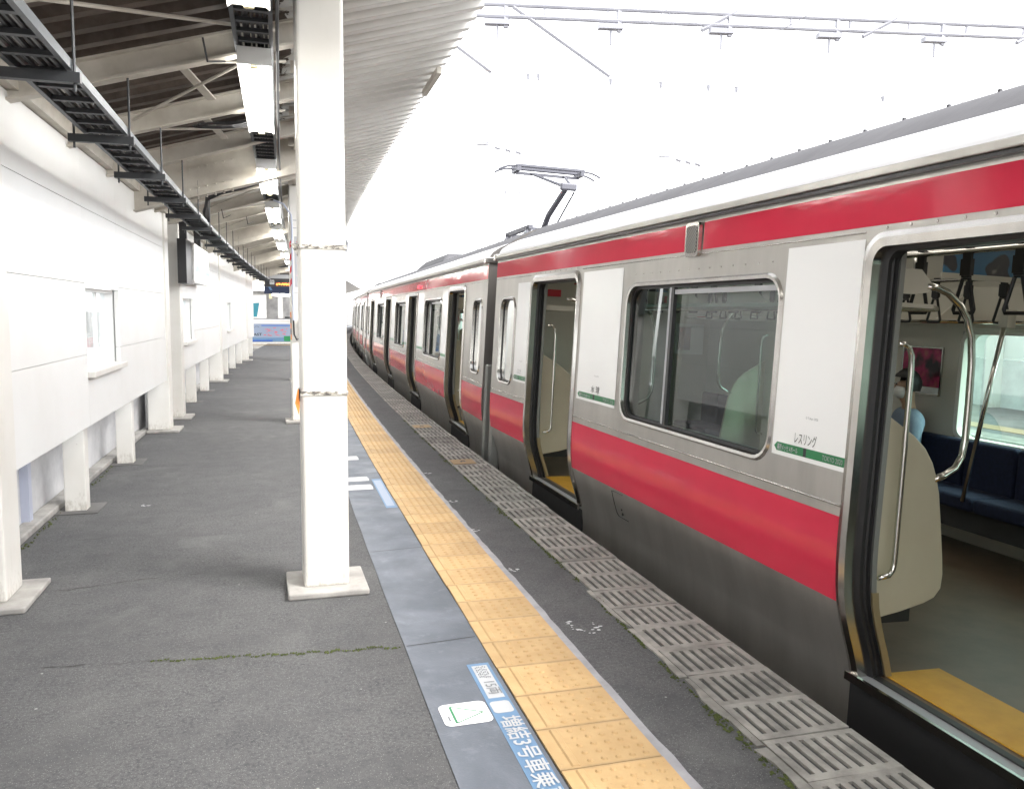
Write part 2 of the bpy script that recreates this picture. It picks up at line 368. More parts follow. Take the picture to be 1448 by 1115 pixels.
while y < 60:
    o = link("tactile_tile", tm, plat, (.964 + C(y + .15) + random.uniform(-.003,.003), y, 0)); o.rotation_euler = (0, 0, -(.010 + .00182*y) + random.uniform(-.003,.003))
    y += .3; k += 1
# slotted concrete edge blocks
def block_mesh(v):
    mb = MB(); rr = random.Random(v); w, l = .404, .294; xs = []; n = 7
    for i in range(n):
        cx = .045 + i*.0525; xs += [cx - .011, cx + .011]
    xs = [0] + xs + [w]; ys = [0, .03 + rr.uniform(0,.01), l - .035 + rr.uniform(-.01,.005), l]; zt, zb = .008, -.004
    gv = MB()
    for i in range(len(xs)-1):
        for j in range(3):
            a, b, c_, d = xs[i], xs[i+1], ys[j], ys[j+1]
            if i % 2 == 1 and j == 1:
                mb.quad((a,c_,zt),(a,d,zt),(a,d,zb),(a,c_,zb)); mb.quad((b,c_,zt),(b,c_,zb),(b,d,zb),(b,d,zt))
                mb.quad((a,c_,zt),(a,c_,zb),(b,c_,zb),(b,c_,zt)); mb.quad((a,d,zt),(b,d,zt),(b,d,zb),(a,d,zb))
                gv.quad((a,c_,zb),(b,c_,zb),(b,d,zb),(a,d,zb))
            else: mb.quad((a,c_,zt),(b,c_,zt),(b,d,zt),(a,d,zt))
    mb.quad((0,0,zt),(w,0,zt),(w,0,-.07),(0,0,-.07)); mb.quad((w,0,zt),(w,l,zt),(w,l,-.07),(w,0,-.07))
    mb.quad((w,l,zt),(0,l,zt),(0,l,-.07),(w,l,-.07)); mb.quad((0,l,zt),(0,0,zt),(0,0,-.07),(0,l,-.07))
    me = bpy.data.meshes.new("edge_block"); o = len(mb.v); me.from_pydata(mb.v + gv.v, [], mb.f + [[i+o for i in f] for f in gv.f])
    me.materials.append(M["block"]); me.materials.append(M["slot"])
    for p in me.polygons[len(mb.f):]: p.material_index = 1
    return me
bms = [block_mesh(i) for i in range(4)]
y = -3.0
while y < 60:
    o = link("edge_block", random.choice(bms), plat, (1.782 + C(y + .15) + random.uniform(-.004,.004), y, random.uniform(-.003,.003)))
    o.rotation_euler = (random.uniform(-.006,.006), random.uniform(-.006,.006), -(.010 + .00182*y) + random.uniform(-.006,.006)); y += .2985
# broken concrete border at the near end
for k in range(5):
    y = 1.4 + k * .62; rr = random.Random(k); x0 = 1.722 + k*.010
    poly = [P(1.778,y,.004), P(1.778,y+.60,.004)]
    for q in range(7): poly.append(P(x0 + rr.uniform(-.014,.014), y + .60 - q*.1, .004))
    MB().prism([Vector(p) - Vector((0,0,.05)) for p in poly], (0,0,.055)).obj("border_stone", M["block"], plat)
# boarding-mark plates on the blocks
for y in (8.66, 11.55):
    MB().cbox(1.80, 2.05, y, y+.27, .012, .016).obj("mark_plate", M["yellow"], plat)
    pl = []
    for a in range(7):
        t = R(-60 + 50*a); pl.append(P(1.925 + .028*math.cos(t), y + .135 + .028*math.sin(t), .0175))
    MB().tube(pl, .005, 5).obj("plate_mark", M["grey_print"], plat)
# cracks with moss
def crack(pts, w, seed, name="crack", m="crack", z=.003):
    rr = random.Random(seed); out = []
    for i in range(len(pts) - 1):
        a, b = pts[i], pts[i+1]; n = max(2, int(math.dist(a, b) / .04))
        for k in range(n): t = k / n; out.append((a[0]+(b[0]-a[0])*t + rr.uniform(-.008,.008), a[1]+(b[1]-a[1])*t + rr.uniform(-.012,.012)))
    A = []; B = []
    for (x, y) in out:
        ww = w * max(.05, rr.uniform(-.5, 1)); A.append((x, y - ww/2, z)); B.append((x, y + ww/2, z))
    return MB().strip(A, B, False).obj(name, M[m], plat), out
_, cpts = crack([(-1.18,4.19),(-.75,4.13),(-.35,4.08),(-.02,4.03),(.28,4.0),(.64,3.96)], .010, 3)
crack([(-1.6,5.35),(-1.2,5.3),(-.7,5.42),(-.3,5.45)], .013, 4)
crack([(-1.3,6.45),(-.9,6.5),(-.6,6.62)], .010, 5)
crack([(-1.4,8.9),(-.6,8.8),(.1,8.95)], .012, 6)
crack([(.45,2.7),(.66,3.1),(.64,3.4)], .004, 9)
crack([(-.9,11.2),(.2,11.35)], .014, 8); crack([(.1,4.45),(.16,4.6),(.13,4.82)], .02, 11)
# worn white marks on the asphalt
wm = MB(); rr = random.Random(5)
for cx, cy, n, s in ((1.585, 3.98, 16, .16), (1.50, 7.0, 7, .07), (1.47,6.0,5,.06), (1.49,5.0,6,.06), (1.50,8.3,6,.06), (-1.05,7.5,4,.06)):
    for k in range(n):
        a = k / n * 4.4 + 2.4; r_ = s * rr.uniform(.35, .55); x, y = cx + C(cy) - .04 + r_*1.0*math.cos(a), cy + r_*math.sin(a)*1.3; q = rr.uniform(.004, .013)
        wm.add([(x + q*rr.uniform(.6,2.2)*math.cos(t), y + q*rr.uniform(.5,1.2)*math.sin(t), .0045) for t in (0,1.1,2.2,3.3,4.4,5.4)], [tuple(range(6))])
tag(wm.obj("paint_flecks", M["white_paint"], plat), kind="stuff")
# moss along block edge and cracks
ms = MB(); rr = random.Random(12)
def tuft(x, y, s):
    n = 6; r0 = [(x + s*rr.uniform(.6,1.3)*math.cos(2*math.pi*k/n), y + s*1.3*rr.uniform(.6,1.3)*math.sin(2*math.pi*k/n), .002) for k in range(n)]
    ms.add(r0 + [(x, y, .004 + s*.7)], [(k, (k+1) % n, n) for k in range(n)])
for k in range(2200):
    y = 1.5 + 11 * rr.random()**1.4
    if math.sin(y*5.1) + math.sin(y*13.7) + rr.uniform(-1.2,1.2) > -.2:
        x0 = 1.776 if y > 4.4 else 1.725 + max(0, (y-3.2))*.04
        tuft(x0 + C(y) + rr.gauss(0, .010 + .006*math.sin(y*3)), y, rr.uniform(.002,.010))
for k in range(420):
    p = rr.choice(cpts[16:]); tuft(p[0] + rr.uniform(-.02,.02), p[1] + rr.gauss(0,.006), rr.uniform(.002,.006))
for k in range(120): 
    y = rr.uniform(5.6, 9.5); tuft(-1.70 + C(y) + rr.gauss(0,.012), y, rr.uniform(.004,.012))
tag(ms.obj("moss", M["moss"]), "green moss along cracks and the edge blocks", "moss", kind="stuff")

# --- floor stickers
def on_floor(x0, y0, z=.0082):      # text runs toward the camera, its top toward the train
    return lambda tx, ty: (x0 + C(y0 - tx) + ty, y0 - tx, z)
st = thing("floor_sticker", "long blue floor sticker with white lettering beside the yellow tactile tiles", "sticker", (0,0,0))
MB().cbox(.838, .942, 1.9, 3.66, .0045, .0055, .3).obj("sticker_film", M["blue_sticker"], st)
MB().cbox(.855, .928, 3.30, 3.635, .0055, .006, .3).obj("text_panel", M["white_print"], st)
lp = MB(); poly = [( .890 + C(3.22) + a, 3.215 + b, .006) for a, b in rrect(.086, .105, .02)]; lp.prism(poly, (0,0,.0006)).obj("icon_panel", M["white_print"], st)
text_obj("増結3号車乗車", .098, on_floor(.858, 3.13), M["white_print"], st, bold=.0012, spacing=.98)
text_obj("15両", .07, on_floor(.872, 3.47), M["grey_print"], st)
pr_ = MB(); rr = random.Random(77)
for k in range(5):
    for q in range(6):
        y_ = 3.625 - .026*k - rr.uniform(0,.016); x_ = .866 + .009*q; pr_.prism([P(x_,y_,.0075),P(x_+.005,y_,.0075),P(x_+.005,y_-.012,.0075),P(x_,y_-.012,.0075)], (0,0,.0004))
tag(pr_.obj("small_print", M["grey_print"], st), kind="stuff")
tri = thing("triangle_sticker", "white rounded floor sticker with a thin green triangle outline", "sticker")
MB().prism([(.772 + a, 3.20 + b, .0056) for a, b in rrect(.20, .185, .03)], (0,0,.0006)).obj("sticker_film", M["white_film"], tri)
MB().bar((.72,3.265,.0078),(.72,3.125,.0078), .010, .0006).bar((.72,3.268,.0078),(.845,3.19,.0078), .005, .0006).bar((.72,3.125,.0078),(.845,3.19,.0078), .005, .0006).obj("triangle_mark", M["green_film"], tri)
MB().box(.694,.702,3.15,3.19,.0068,.0076).obj("small_print", M["grey_print"], tri)
s2 = thing("floor_sticker", "faded pale blue floor sticker farther along beside the tactile tiles", "sticker")
MB().cbox(.862, .955, 6.88, 8.12, .0045, .0055, .3).obj("sticker_film", M["blue_sticker"], s2)
MB().cbox(.874, .943, 6.95, 8.05, .0055, .006, .3).obj("text_panel", M["pale_blue"], s2)
for y, ly, lab in ((9.24, .24, "farthest white line painted on the blue strip"), (8.06, .20, "middle white line painted on the blue strip"), (7.66, .22, "nearest white line painted on the blue strip")):
    tag(MB().prism([P(.60,y,.0048),P(.835,y,.0048),P(.84,y+ly*.5,.0048),P(.83,y+ly,.0048),P(.60,y+ly,.0048)], (0,0,.0006)).obj("queue_line", M["white_paint"]), lab, "floor marking", "white queue lines")

# ------------------------------------------------------------------ left wall
wall = thing("platform_wall", "long white panelled wall on posts along the left of the platform", "wall")
XF = -1.47
BIG = (-2.6, 5.08, 12.0, 13.42, 20.15, 28.4)
bays = [(-2.45, 4.98, 1.2), (5.33, 11.95, 7.42), (12.27, 13.38, None), (13.69, 20.1, 13.85), (20.42, 28.35, 21.9), (28.67, 31.4, None)]
rows = (.70, 1.28, 1.85, 2.45, 2.90)
def panel(y0, y1, z0, z1): MB().cbox(XF-.04, XF, y0+.001, y1-.001, z0+.0018, z1-.0018).obj("panel", M["wall"], wall, bevel=.001, seg=1)
for (a, b, wy) in bays:
    if wy is None and a > 20:
        for i in range(4): panel(a, b, rows[i], rows[i+1])
        MB().cbox(XF-.052, XF-.046, a, b, .72, 2.9).obj("light_stop_sheet", M["dark_joint"], wall); MB().cbox(-1.72, XF-.053, b-.15, b, 0, 2.9).obj("post", M["cream"], wall, bevel=.008); continue
    if wy is None:
        MB().cbox(-1.80, -1.76, a, b, 0, 2.9).obj("panel", M["wall_old"], wall); continue
    w0, w1 = wy, wy + 1.40
    for i in range(4):
        z0, z1 = rows[i], rows[i+1]
        panel(a, w0, z0, z1); panel(w1, b, z0, z1)
    panel(w0, w1, .70, 1.14); panel(w0, w1, 1.82, 2.45); panel(w0, w1, 2.45, 2.90)
    MB().cbox(XF-.052, XF-.046, a, w0, .72, 2.9).cbox(XF-.052, XF-.046, w1, b, .72, 2.9).cbox(XF-.052, XF-.046, w0, w1, .72, 1.13).cbox(XF-.052, XF-.046, w0, w1, 1.83, 2.9).obj("light_stop_sheet", M["dark_joint"], wall)  # added sheet, stops sky light from showing through the panel joints
    win = link("window", None, wall)
    MB().cbox(XF-.16, XF-.053, w0-.0, w0+.03, 1.14, 1.82).cbox(XF-.16, XF-.053, w1-.03, w1, 1.14, 1.82).cbox(XF-.16, XF-.053, w0+.03, w1-.03, 1.79, 1.82).cbox(XF-.16, XF-.053, w0+.03, w1-.03, 1.14, 1.17).cbox(XF-.13, XF-.10, w0+.9, w0+.935, 1.17, 1.79).obj("frame", M["wall"], win)
    MB().cbox(XF-.118, XF-.114, w0+.03, w1-.03, 1.17, 1.79).obj("pane", M["glass_clear"], win)
    MB().cbox(XF-.10, XF+.055, w0-.02, w1+.04, 1.09, 1.142).obj("sill", M["cream"], win, bevel=.006)
    y = a + 2.05
    while y < b - .6:
        if abs(a - 5.33) < .1: y = {0: 7.42}.get(0, y) if y < 7.5 else 9.62
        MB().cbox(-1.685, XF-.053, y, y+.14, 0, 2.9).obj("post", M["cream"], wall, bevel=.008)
        MB().cbox(-1.74, -1.42, y-.12, y+.28, .002, .006).obj("post_pad", M["concrete_dark"], wall)
        y += 2.2
MB().cbox(-1.55, -1.41, Y0, 31.4, 2.905, 3.09, 1.5).obj("eaves_beam", M["beam"], wall)
MB().cbox(-1.95, -1.86, Y0, 31.4, 0, .80, 1.5).obj("lower_wall", M["wall_old"], wall)
MB().cbox(-1.855, -1.735, Y0, 11.9, 0, .055, .8).cbox(-1.855, -1.735, 13.9, 31.4, 0, .055, .8).obj("kerb", M["concrete"], wall, bevel=.012)
MB().cbox(-1.86, -1.80, 6.9, 6.98, .05, .80).obj("downpipe", M["lavender"], wall)
names = {5.08: "cream column at the left picture edge against the white wall", 12.0: "nearer of the paired cream columns beside the hanging station sign", 13.42: "farther of the paired cream columns beside the hanging station sign",
         20.15: "cream wall column beyond the hanging station sign", 28.4: "second cream wall column beyond the hanging station sign", -2.6: "cream wall column behind the viewpoint"}
for y in BIG:
    t = thing("wall_column", names[y], "column", group="wall columns")
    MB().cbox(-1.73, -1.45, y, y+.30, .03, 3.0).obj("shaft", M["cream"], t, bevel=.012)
    MB().cbox(-1.82, -1.33, y-.13, y+.42, 0, .032).obj("base_pad", M["concrete"], t, bevel=.008)

# ------------------------------------------------------------------ canopy roof
SL = .29
def zr(x): return 4.0 - SL * (1.6 - x)
roof = thing("platform_canopy", "sloping folded-sheet canopy roof over the platform", "canopy", P(0,0,0))
def fold_mesh(x0, x1, name):
    mb = MB(); prof = [(0,0),(.080,0),(.100,.130),(.235,.130),(.26,0)]
    nx = 14; t = .006
    lo = []; hi = []
    for i in range(nx + 1):
        x = x0 + (x1 - x0) * i / nx
        lo.append([(x, y, zr(x) + z) for y, z in prof]); hi.append([(x, y, zr(x) + z + t + (0 if k not in (0,4) else 0)) for k, (y, z) in enumerate(prof)])
    for i in range(nx):
        for k in range(4):
            mb.quad(lo[i][k], lo[i+1][k], lo[i+1][k+1], lo[i][k+1]); mb.quad(hi[i][k], hi[i][k+1], hi[i+1][k+1], hi[i+1][k])
    for k in range(4): mb.quad(lo[nx][k], lo[nx][k+1], hi[nx][k+1], hi[nx][k])
    zx = zr(x1); mb.add([(x1-.004, .089, zx+.058), (x1-.004, .100, zx+.130), (x1-.004, .235, zx+.130), (x1-.004, .249, zx+.058)], [(0,1,2,3)])  # added partial end cap, keeps sky light out of the fold recess
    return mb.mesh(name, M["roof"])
fm = fold_mesh(-1.9, 1.6, "roof_fold")
y = 2.6; kk = 0
while y < 64:
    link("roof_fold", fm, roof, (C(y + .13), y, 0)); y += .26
bk = MB()
for (a, b) in ((Y0, 2.6), (64, Y1)):
    bk.add([P(-1.9,a,zr(-1.9)+.04), P(1.6,a,zr(1.6)+.04), P(1.6,b,zr(1.6)+.04), P(-1.9,b,zr(-1.9)+.04)], [(0,1,2,3)])
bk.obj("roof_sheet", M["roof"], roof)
MB().bar(P(1.55,8.15,3.955), P(1.55,9.05,3.955), .05, .06).obj("edge_trim", M["beam"], roof)
def ibeam(mb, y, x0, x1, top, d, w, tf=.014):
    dx = x1 - x0; n = 1
    def pr(xa, y0, y1, za, zb):
        q = []
        for x in (x0, x1): zz = zr(x) + top; q.append([(x+C(y), y0, zz+za), (x+C(y), y1, zz+za), (x+C(y), y1, zz+zb), (x+C(y), y0, zz+zb)])
        mb.add(q[0]+q[1], [(0,1,2,3),(7,6,5,4),(0,4,5,1),(1,5,6,2),(2,6,7,3),(3,7,4,0)])
    pr(0, y-w/2, y+w/2, -tf, 0); pr(0, y-w/2, y+w/2, -d, -d+tf); pr(0, y-.006, y+.006, -d+tf, -tf)
k = -3
while 4.2 + 1.43*k < 62:
    y = 4.2 + 1.43*k; main = (k % 5 == 4)
    mb = MB(); ibeam(mb, y, -1.5, .30, -.004 if main else -.115, .42 if main else .155, .17 if main else .10); mb.obj("rafter", M["beam"], roof)
    if main and y > 0:
        b2 = MB()
        for (xx, dz) in [(-1.0+.09*i, dz) for i in range(7) for dz in (-.10, -.32)]:
            b2.tube([(xx + C(y), y-.007, zr(xx)+dz), (xx + C(y), y-.03, zr(xx)+dz)], .014, 6)
            b2.tube([(xx + C(y), y-.05, zr(xx)-.425), (xx + C(y), y-.05, zr(xx)-.455)], .014, 6)
        b2.obj("bolts", M["beam"], roof)
    k += 1
gd = MB(); gd.cbox(.20, .34, Y0, 70, 3.435, 3.45, 1.4); gd.cbox(.265, .275, Y0, 70, 3.45, 3.57, 1.4); gd.cbox(.20, .34, Y0, 70, 3.57, 3.585, 1.4); gd.obj("girder", M["beam"], roof)
for i in range(40):   # purlin clips along the girder
    y = 3 + .715*i; MB().cbox(.14, .20, y, y+.05, 3.40, 3.48).obj("clip", M["beam"], roof)
for i in range(-1, 22):   # tie-rod bracing
    y = 4.2 + 1.43*i
    if i % 5 == 3: continue
    a, b = ((-1.1, y+.1), (.05, y+1.3)) if i % 2 == 0 else ((-1.0, y+1.3), (.05, y+.15))
    MB().tube([P(a[0], a[1], zr(a[0])-.20), P(b[0], b[1], zr(b[0])-.20)], .011, 6).obj("tie_rod", M["beam"], roof)
    if y < 12: MB().tube([P(-.55, y+.05, zr(-.55)-.22), P(.1, y+.35, zr(.1)-.26)], .010, 6).obj("tie_rod", M["beam"], roof)
for y in (6.3, 7.75):
    MB().bar(P(-.62,y,zr(-.62)-.02), P(-.42,y+.35,zr(-.42)-.24), .07, .012).obj("brace_plate", M["beam"], roof)
    MB().bar(P(.0,y-.1,zr(0)-.04), P(.04,y+.25,zr(.04)-.30), .05, .012).obj("brace_plate", M["beam"], roof)

# columns on the platform
def column(y, label, near=False):
    t = thing("canopy_column", label, "column", (.27 + C(y), y + .13, 0), group="canopy columns")
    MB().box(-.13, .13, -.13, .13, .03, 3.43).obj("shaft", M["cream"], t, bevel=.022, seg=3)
    MB().box(-.225, .235, -.24, .22, 0, .038).obj("base_pad", M["concrete"], t, bevel=.01)
    return t
cols = {}
for y, lab in ((-2.8, "cream canopy column behind the viewpoint"), (4.88, "thick cream canopy column in the foreground with two worn bands"), (12.55, "second cream canopy column with conduit pipe and red sticker"), (20.2, "third cream canopy column hidden behind the nearer ones"),
               (28.0, "fourth cream canopy column down the platform"), (36, "fifth cream canopy column down the platform"), (44, "farthest cream canopy column down the platform")):
    cols[y] = column(y, lab)
t = cols[4.88]
m = M["band"] = mat("worn_tape_band", (.4,.36,.3), .6); v = pos(m)
base(m, ramp(m, noise(m, pos(m, (6,6,14)), 5, 5, .7), [(.42, (.10,.09,.08)), (.5, (.42,.39,.33)), (.6, (.74,.72,.67))]))
for z in (2.005, 1.175):
    MB().box(-.134, .134, -.134, .134, z-.012, z+.012).obj("worn_band", M["band"], t)
MB().add([(-.136,-.10,1.20),(-.150,-.12,1.20),(-.165,-.12,1.12),(-.145,-.12,1.05),(-.138,-.11,1.10)], [(0,1,2,3,4)]).obj("tape_end", M["orange"], t)
MB().box(-.145,-.135,-.11,-.07,1.13,1.20).obj("tape_knot", M["sign_black"], t)
MB().prism([(-.135,-.1,2.02),(-.175,-.1,2.02),(-.135,-.1,1.95)], (0,.02,0)).obj("tape_flap", M["band"], t)
t = cols[12.55]
MB().tube([(-.09,-.155,1.5),(-.09,-.155,2.85),(-.10,-.155,3.0),(-.20,-.15,3.15),(-.34,-.15,3.2)], .014, 8).obj("conduit_pipe", M["lavender"], t)
MB().tube([(-.09,-.155,1.52),(-.085,-.16,1.3),(-.05,-.16,1.22),(0,-.16,1.25)], .012, 8).obj("cable_loop", M["cable"], t)
MB().box(-.02,.12,-.19,-.131,1.28,1.55).obj("switch_box", M["cream"], t, bevel=.03, seg=3)
MB().box(.03,.09,-.2,-.191,1.38,1.46).obj("switch", M["lamp_trim"], t)
for k in range(5): MB().box(-.1325,-.121 if k % 2 else -.119,-.1325,-.09,1.22+.08*k,1.30+.08*k).obj("warning_tape", M["orange"] if k % 2 == 0 else M["sign_black"], t)
MB().box(-.06,.125,-.1335,-.1315,1.98,2.70).obj("sticker", M["white_print"], t)
rr = random.Random(3); rm = MB(); pm = MB()
for k in range(4):
    z = 2.62 - .13*k; tgt = rm if k < 3 else pm
    for q in range(5):
        a = rr.uniform(-.05,.03); tgt.box(a, a + rr.uniform(.03,.08), -.1355, -.1345, z - .022*q, z - .022*q + .010)
    tgt.box(-.01+.02*(k%2), .005+.02*(k%2), -.1357, -.1347, z - .1, z)
rm.obj("red_marks", M["red_print"], t); pm.obj("pink_marks", M["pink_print"], t)
for k in range(4): MB().prism([(-.128,-.134,1.98+.18*k),(-.095,-.134,2.04+.18*k),(-.095,-.134,2.13+.18*k),(-.128,-.134,2.07+.18*k)], (0,-.0015,0)).obj("red_stripe", M["red_print"], t)
for z in (2.93, 2.82, 1.90, 1.66): MB().box(-.075,.135,-.135,-.1315,z-.006,z+.006).obj("strap_line", M["steel_grey"], t)
# rainwater bracket behind the foreground column
t = thing("gutter_pipe", "grey rainwater pipe elbow under the far canopy edge", "pipe")
MB().tube([P(1.30,24,3.72),P(1.52,24,3.70),P(1.60,24,3.55),P(1.52,24.2,3.25),P(1.40,24.4,3.0),P(1.40,24.6,2.7)], .06, 8).obj("pipe", M["steel_grey"], t, smooth=True)

# ------------------------------------------------------------------ cable trays and lamps
def ladder(name, label, x0, x1, z, ya, yb, pitch, parent=None):
    t = thing(name, label, "cable tray")
    for x in (x0, x1): MB().cbox(x-.012, x+.012, ya, yb, z, z+.045, 1.0).obj("side_rail", M["galv"], t)
    y = ya + .05; rm_ = MB().box(x0+.012, x1-.012, -.018, .018, 0, .022).mesh("rung", M["galv_dark"])
    while y < yb:
        link("rung", rm_, t, (C(y), y, z+.004)); y += pitch
    return t
tl = ladder("cable_tray", "grey ladder cable tray with cross hangers above the left wall", -1.07, -.845, 2.69, 1.0, 31, .27)
rr = random.Random(9)
for k in range(9):
    x = -1.045 + .022*k; pts = [P(x + rr.uniform(-.008,.008), 1 + 1.0*i, 2.725 + rr.uniform(-.004,.012)) for i in range(31)]
    MB().tube(pts, rr.choice((.008,.010,.013)), 6).obj("cable", M["cable"] if k % 3 else M["cable_grey"], tl)
k = -1
while 4.2 + 1.43*k < 31:
    y = 4.2 + 1.43*k
    if k > 8: pass
    h_ = link("hanger", None, tl)
    MB().cbox(-1.16, -.80, y-.022, y+.022, 2.635, 2.680).obj("cross_bar", M["galv_dark"], h_)
    MB().tube([P(-1.13,y,2.60), P(-1.13,y,3.0)], .007, 6).obj("rod", M["galv_dark"], h_)
    MB().tube([P(-.825,y,2.60), P(-.825,y,3.05)], .007, 6).obj("rod", M["galv_dark"], h_)
    k += 1
t2 = ladder("cable_tray", "grey cable tray carrying the row of ceiling lamps", -.19, .01, 3.225, 1.0, 40, .18)
for k in range(7):
    x = -.165 + .025*k; pts = [P(x + rr.uniform(-.006,.006), 1 + 1.3*i, 3.255 + rr.uniform(-.004,.01)) for i in range(30)]
    MB().tube(pts, .010, 6).obj("cable", M["cable"], t2)
MB().tube([P(.045, 1+2*i, 3.20 + .02*math.sin(i*1.7)) for i in range(20)], .010, 6).obj("cable", M["cable"], t2)
lampspec = [(-1.8, .3), (2.4, 4.46), (5.47, 7.5), (9.35, 11.38), (12.84, 15.1), (16.3, 18.5), (19.4, 21.7), (22.9, 25.1), (26.3, 28.5), (29.8, 32.0)]
lnames = ["behind the viewpoint", "cut by the top picture edge", "largest in view, left of the foreground column", "second in the row beyond the largest", "third in the row beyond the largest", "fourth in the row beyond the largest", "fifth in the row beyond the largest", "sixth in the row beyond the largest", "seventh in the row beyond the largest", "last of the row beyond the largest"]
for (a, b), nm in zip(lampspec, lnames):
    t = thing("ceiling_lamp", "lit fluorescent ceiling lamp, " + nm, "lamp", group="row of platform lamps")
    MB().cbox(-.175, -.005, a-.02, b+.02, 3.175, 3.222, .8).obj("housing", M["lamp_white"], t)
    MB().cbox(-.19, .01, a-.032, a-.02, 3.12, 3.222).obj("end_plate", M["lamp_white"], t); MB().cbox(-.19, .01, b+.02, b+.032, 3.14, 3.222).obj("end_plate", M["lamp_white"], t)
    mb = MB(); mb.sheet(-.19, -.13, a-.02, b+.02, 3.13, 4); 
    n = len(mb.v)
    mb.v = []; mb.f = []
    for s_ in (-1, 1):
        A = [P(-.09 + s_*.10, a-.02 + (b-a+.04)*i/3, 3.125) for i in range(4)]; B = [P(-.09 + s_*.04, a-.02 + (b-a+.04)*i/3, 3.172) for i in range(4)]
        mb.strip(A, B, False)
    mb.obj("reflector", M["diffuser"], t)
    MB().tube([P(-.09, a+.05 + (b-a-.1)*i/3, 3.135) for i in range(4)], .019, 8).obj("tube", M["tube"], t)
    for yy in (a+.01, b-.045): MB().cbox(-.115, -.065, yy, yy+.035, 3.11, 3.17).obj("socket", M["lamp_trim"], t, bevel=.008)
# cable bundle swinging from one tray to the other, and a coiled loop
t = thing("cable_bundle", "thick black cable bundle crossing below the bolted beam", "cable")
for k in range(4):
    d = .028*k
    pts = [P(-.86+d*.4, 11.2, 2.74), P(-.85+d*.4, 10.9, 2.82+d), P(-.78, 10.55, 2.93+d*.8), P(-.6, 10.3, 2.98+d*.8), P(-.35, 10.25, 3.04+d*.8), P(-.15, 10.3, 3.13+d*.6), P(.02, 10.35, 3.2+d*.4)]
    MB().tube(pts, .020, 7).obj("cable", M["cable"], t, smooth=True)
t = thing("cable_coil", "loose coil of thin black cable hanging under the roof beams", "cable")
for k in range(3):
    pts = [P(-.38 + (.20+.02*k)*math.cos(a_*.39), 7.3 + .04*k + .15*math.sin(a_*.39), 3.18 + .05*math.sin(a_*.39) - .06*math.sin(a_*.2)) for a_ in range(17)]
    MB().tube(pts, .006, 5).obj("loop", M["cable"], t)
for i, (x, y) in enumerate(((-.35, 5.05), (-.75, 12.3), (-.5, 13.8), (-.2, 15.2))):
    t = tag(MB().tube([P(x, y, zr(x)-.30), P(x+.02, y+.02, zr(x)-.42), P(x+.10, y+.25, zr(x)-.35)], .006, 5).obj("loose_wire", M["cable"]), ["short loose wire below the second roof beam", "short loose wire beyond the bolted roof beam", "second loose wire beyond the bolted roof beam", "farthest loose wire under the roof"][i], "wire", "loose roof wires")

# ------------------------------------------------------------------ signs at the left and far end
t = thing("station_sign", "hanging black-framed station sign with lit face and green band", "sign")
MB().cbox(-1.42, -1.30, 13.0, 13.75, 2.02, 2.66).obj("case", M["sign_black"], t)
MB().cbox(-1.40, -1.27, 13.76, 15.9, 2.06, 2.66).obj("case", M["lamp_white"], t)
MB().cbox(-1.268, -1.264, 13.78, 15.88, 2.09, 2.64).obj("face", M["sign_lit"], t)
MB().cbox(-1.2635, -1.262, 13.78, 15.88, 2.22, 2.33).obj("green_band", M["sign_green"], t)
MB().cbox(-1.2615, -1.2605, 14.5, 15.2, 2.22, 2.33).obj("yellow_mark", M["lamp_trim"], t)
for y in (13.1, 15.0): MB().cbox(-1.40, -1.30, y, y+.1, 2.66, 3.12).obj("hanger", M["sign_black"], t)
# departure display
t = thing("departure_display", "black hanging departure display with orange lettering", "sign", (.62+.0, 33, 0))
MB().box(-.46, .80, 0, .30, 2.52, 3.02).obj("case", M["sign_black"], t)
MB().box(-.42, .78, -.01, -.001, 2.83, 2.98).obj("header", M["steel_grey"], t)
MB().prism([(-.20+a, -.012, 2.69+b) for a, b in rrect(.17, .17, .03)], (0,.01,0)).obj("pictogram_plate", M["white_print"], t)
MB().tube([(-.26,-.016,2.70),(-.22,-.016,2.73),(-.18,-.016,2.70),(-.14,-.016,2.72)], .010, 5).obj("pictogram", M["black_print"], t)
rr = random.Random(4); ld = MB()
for k in range(16): ld.box(-.05+.045*k, -.05+.045*k+rr.uniform(.015,.035), -.012, -.004, 2.57+rr.uniform(0,.03), 2.64+rr.uniform(0,.03))
ld.obj("led_marks", M["led"], t)
MB().box(-.30,-.24,.1,.16,3.02,4.0).obj("hanger", M["cream"], t); MB().box(.60,.66,.1,.16,3.02,4.0).obj("hanger", M["cream"], t)
t = thing("overhead_bar", "long dark trunking bar hung across the far platform", "trunking")
MB().cbox(-.85, 1.2, 31, 31.12, 3.16, 3.32).obj("bar", M["galv_dark"], t)
t = thing("blue_notice_board", "dark blue hanging board beyond the departure display", "sign", (1.0, 38, 0))
MB().box(-.85, .9, 0, .1, 2.35, 2.75).obj("board", mat("navy_board", (.02,.03,.07), .3), t)
MB().prism([(-.72,-.004,2.72),(-.62,-.004,2.72),(-.5,-.004,2.5),(-.6,-.004,2.5)], (0,.003,0)).obj("mark", M["blue_sticker"], t)
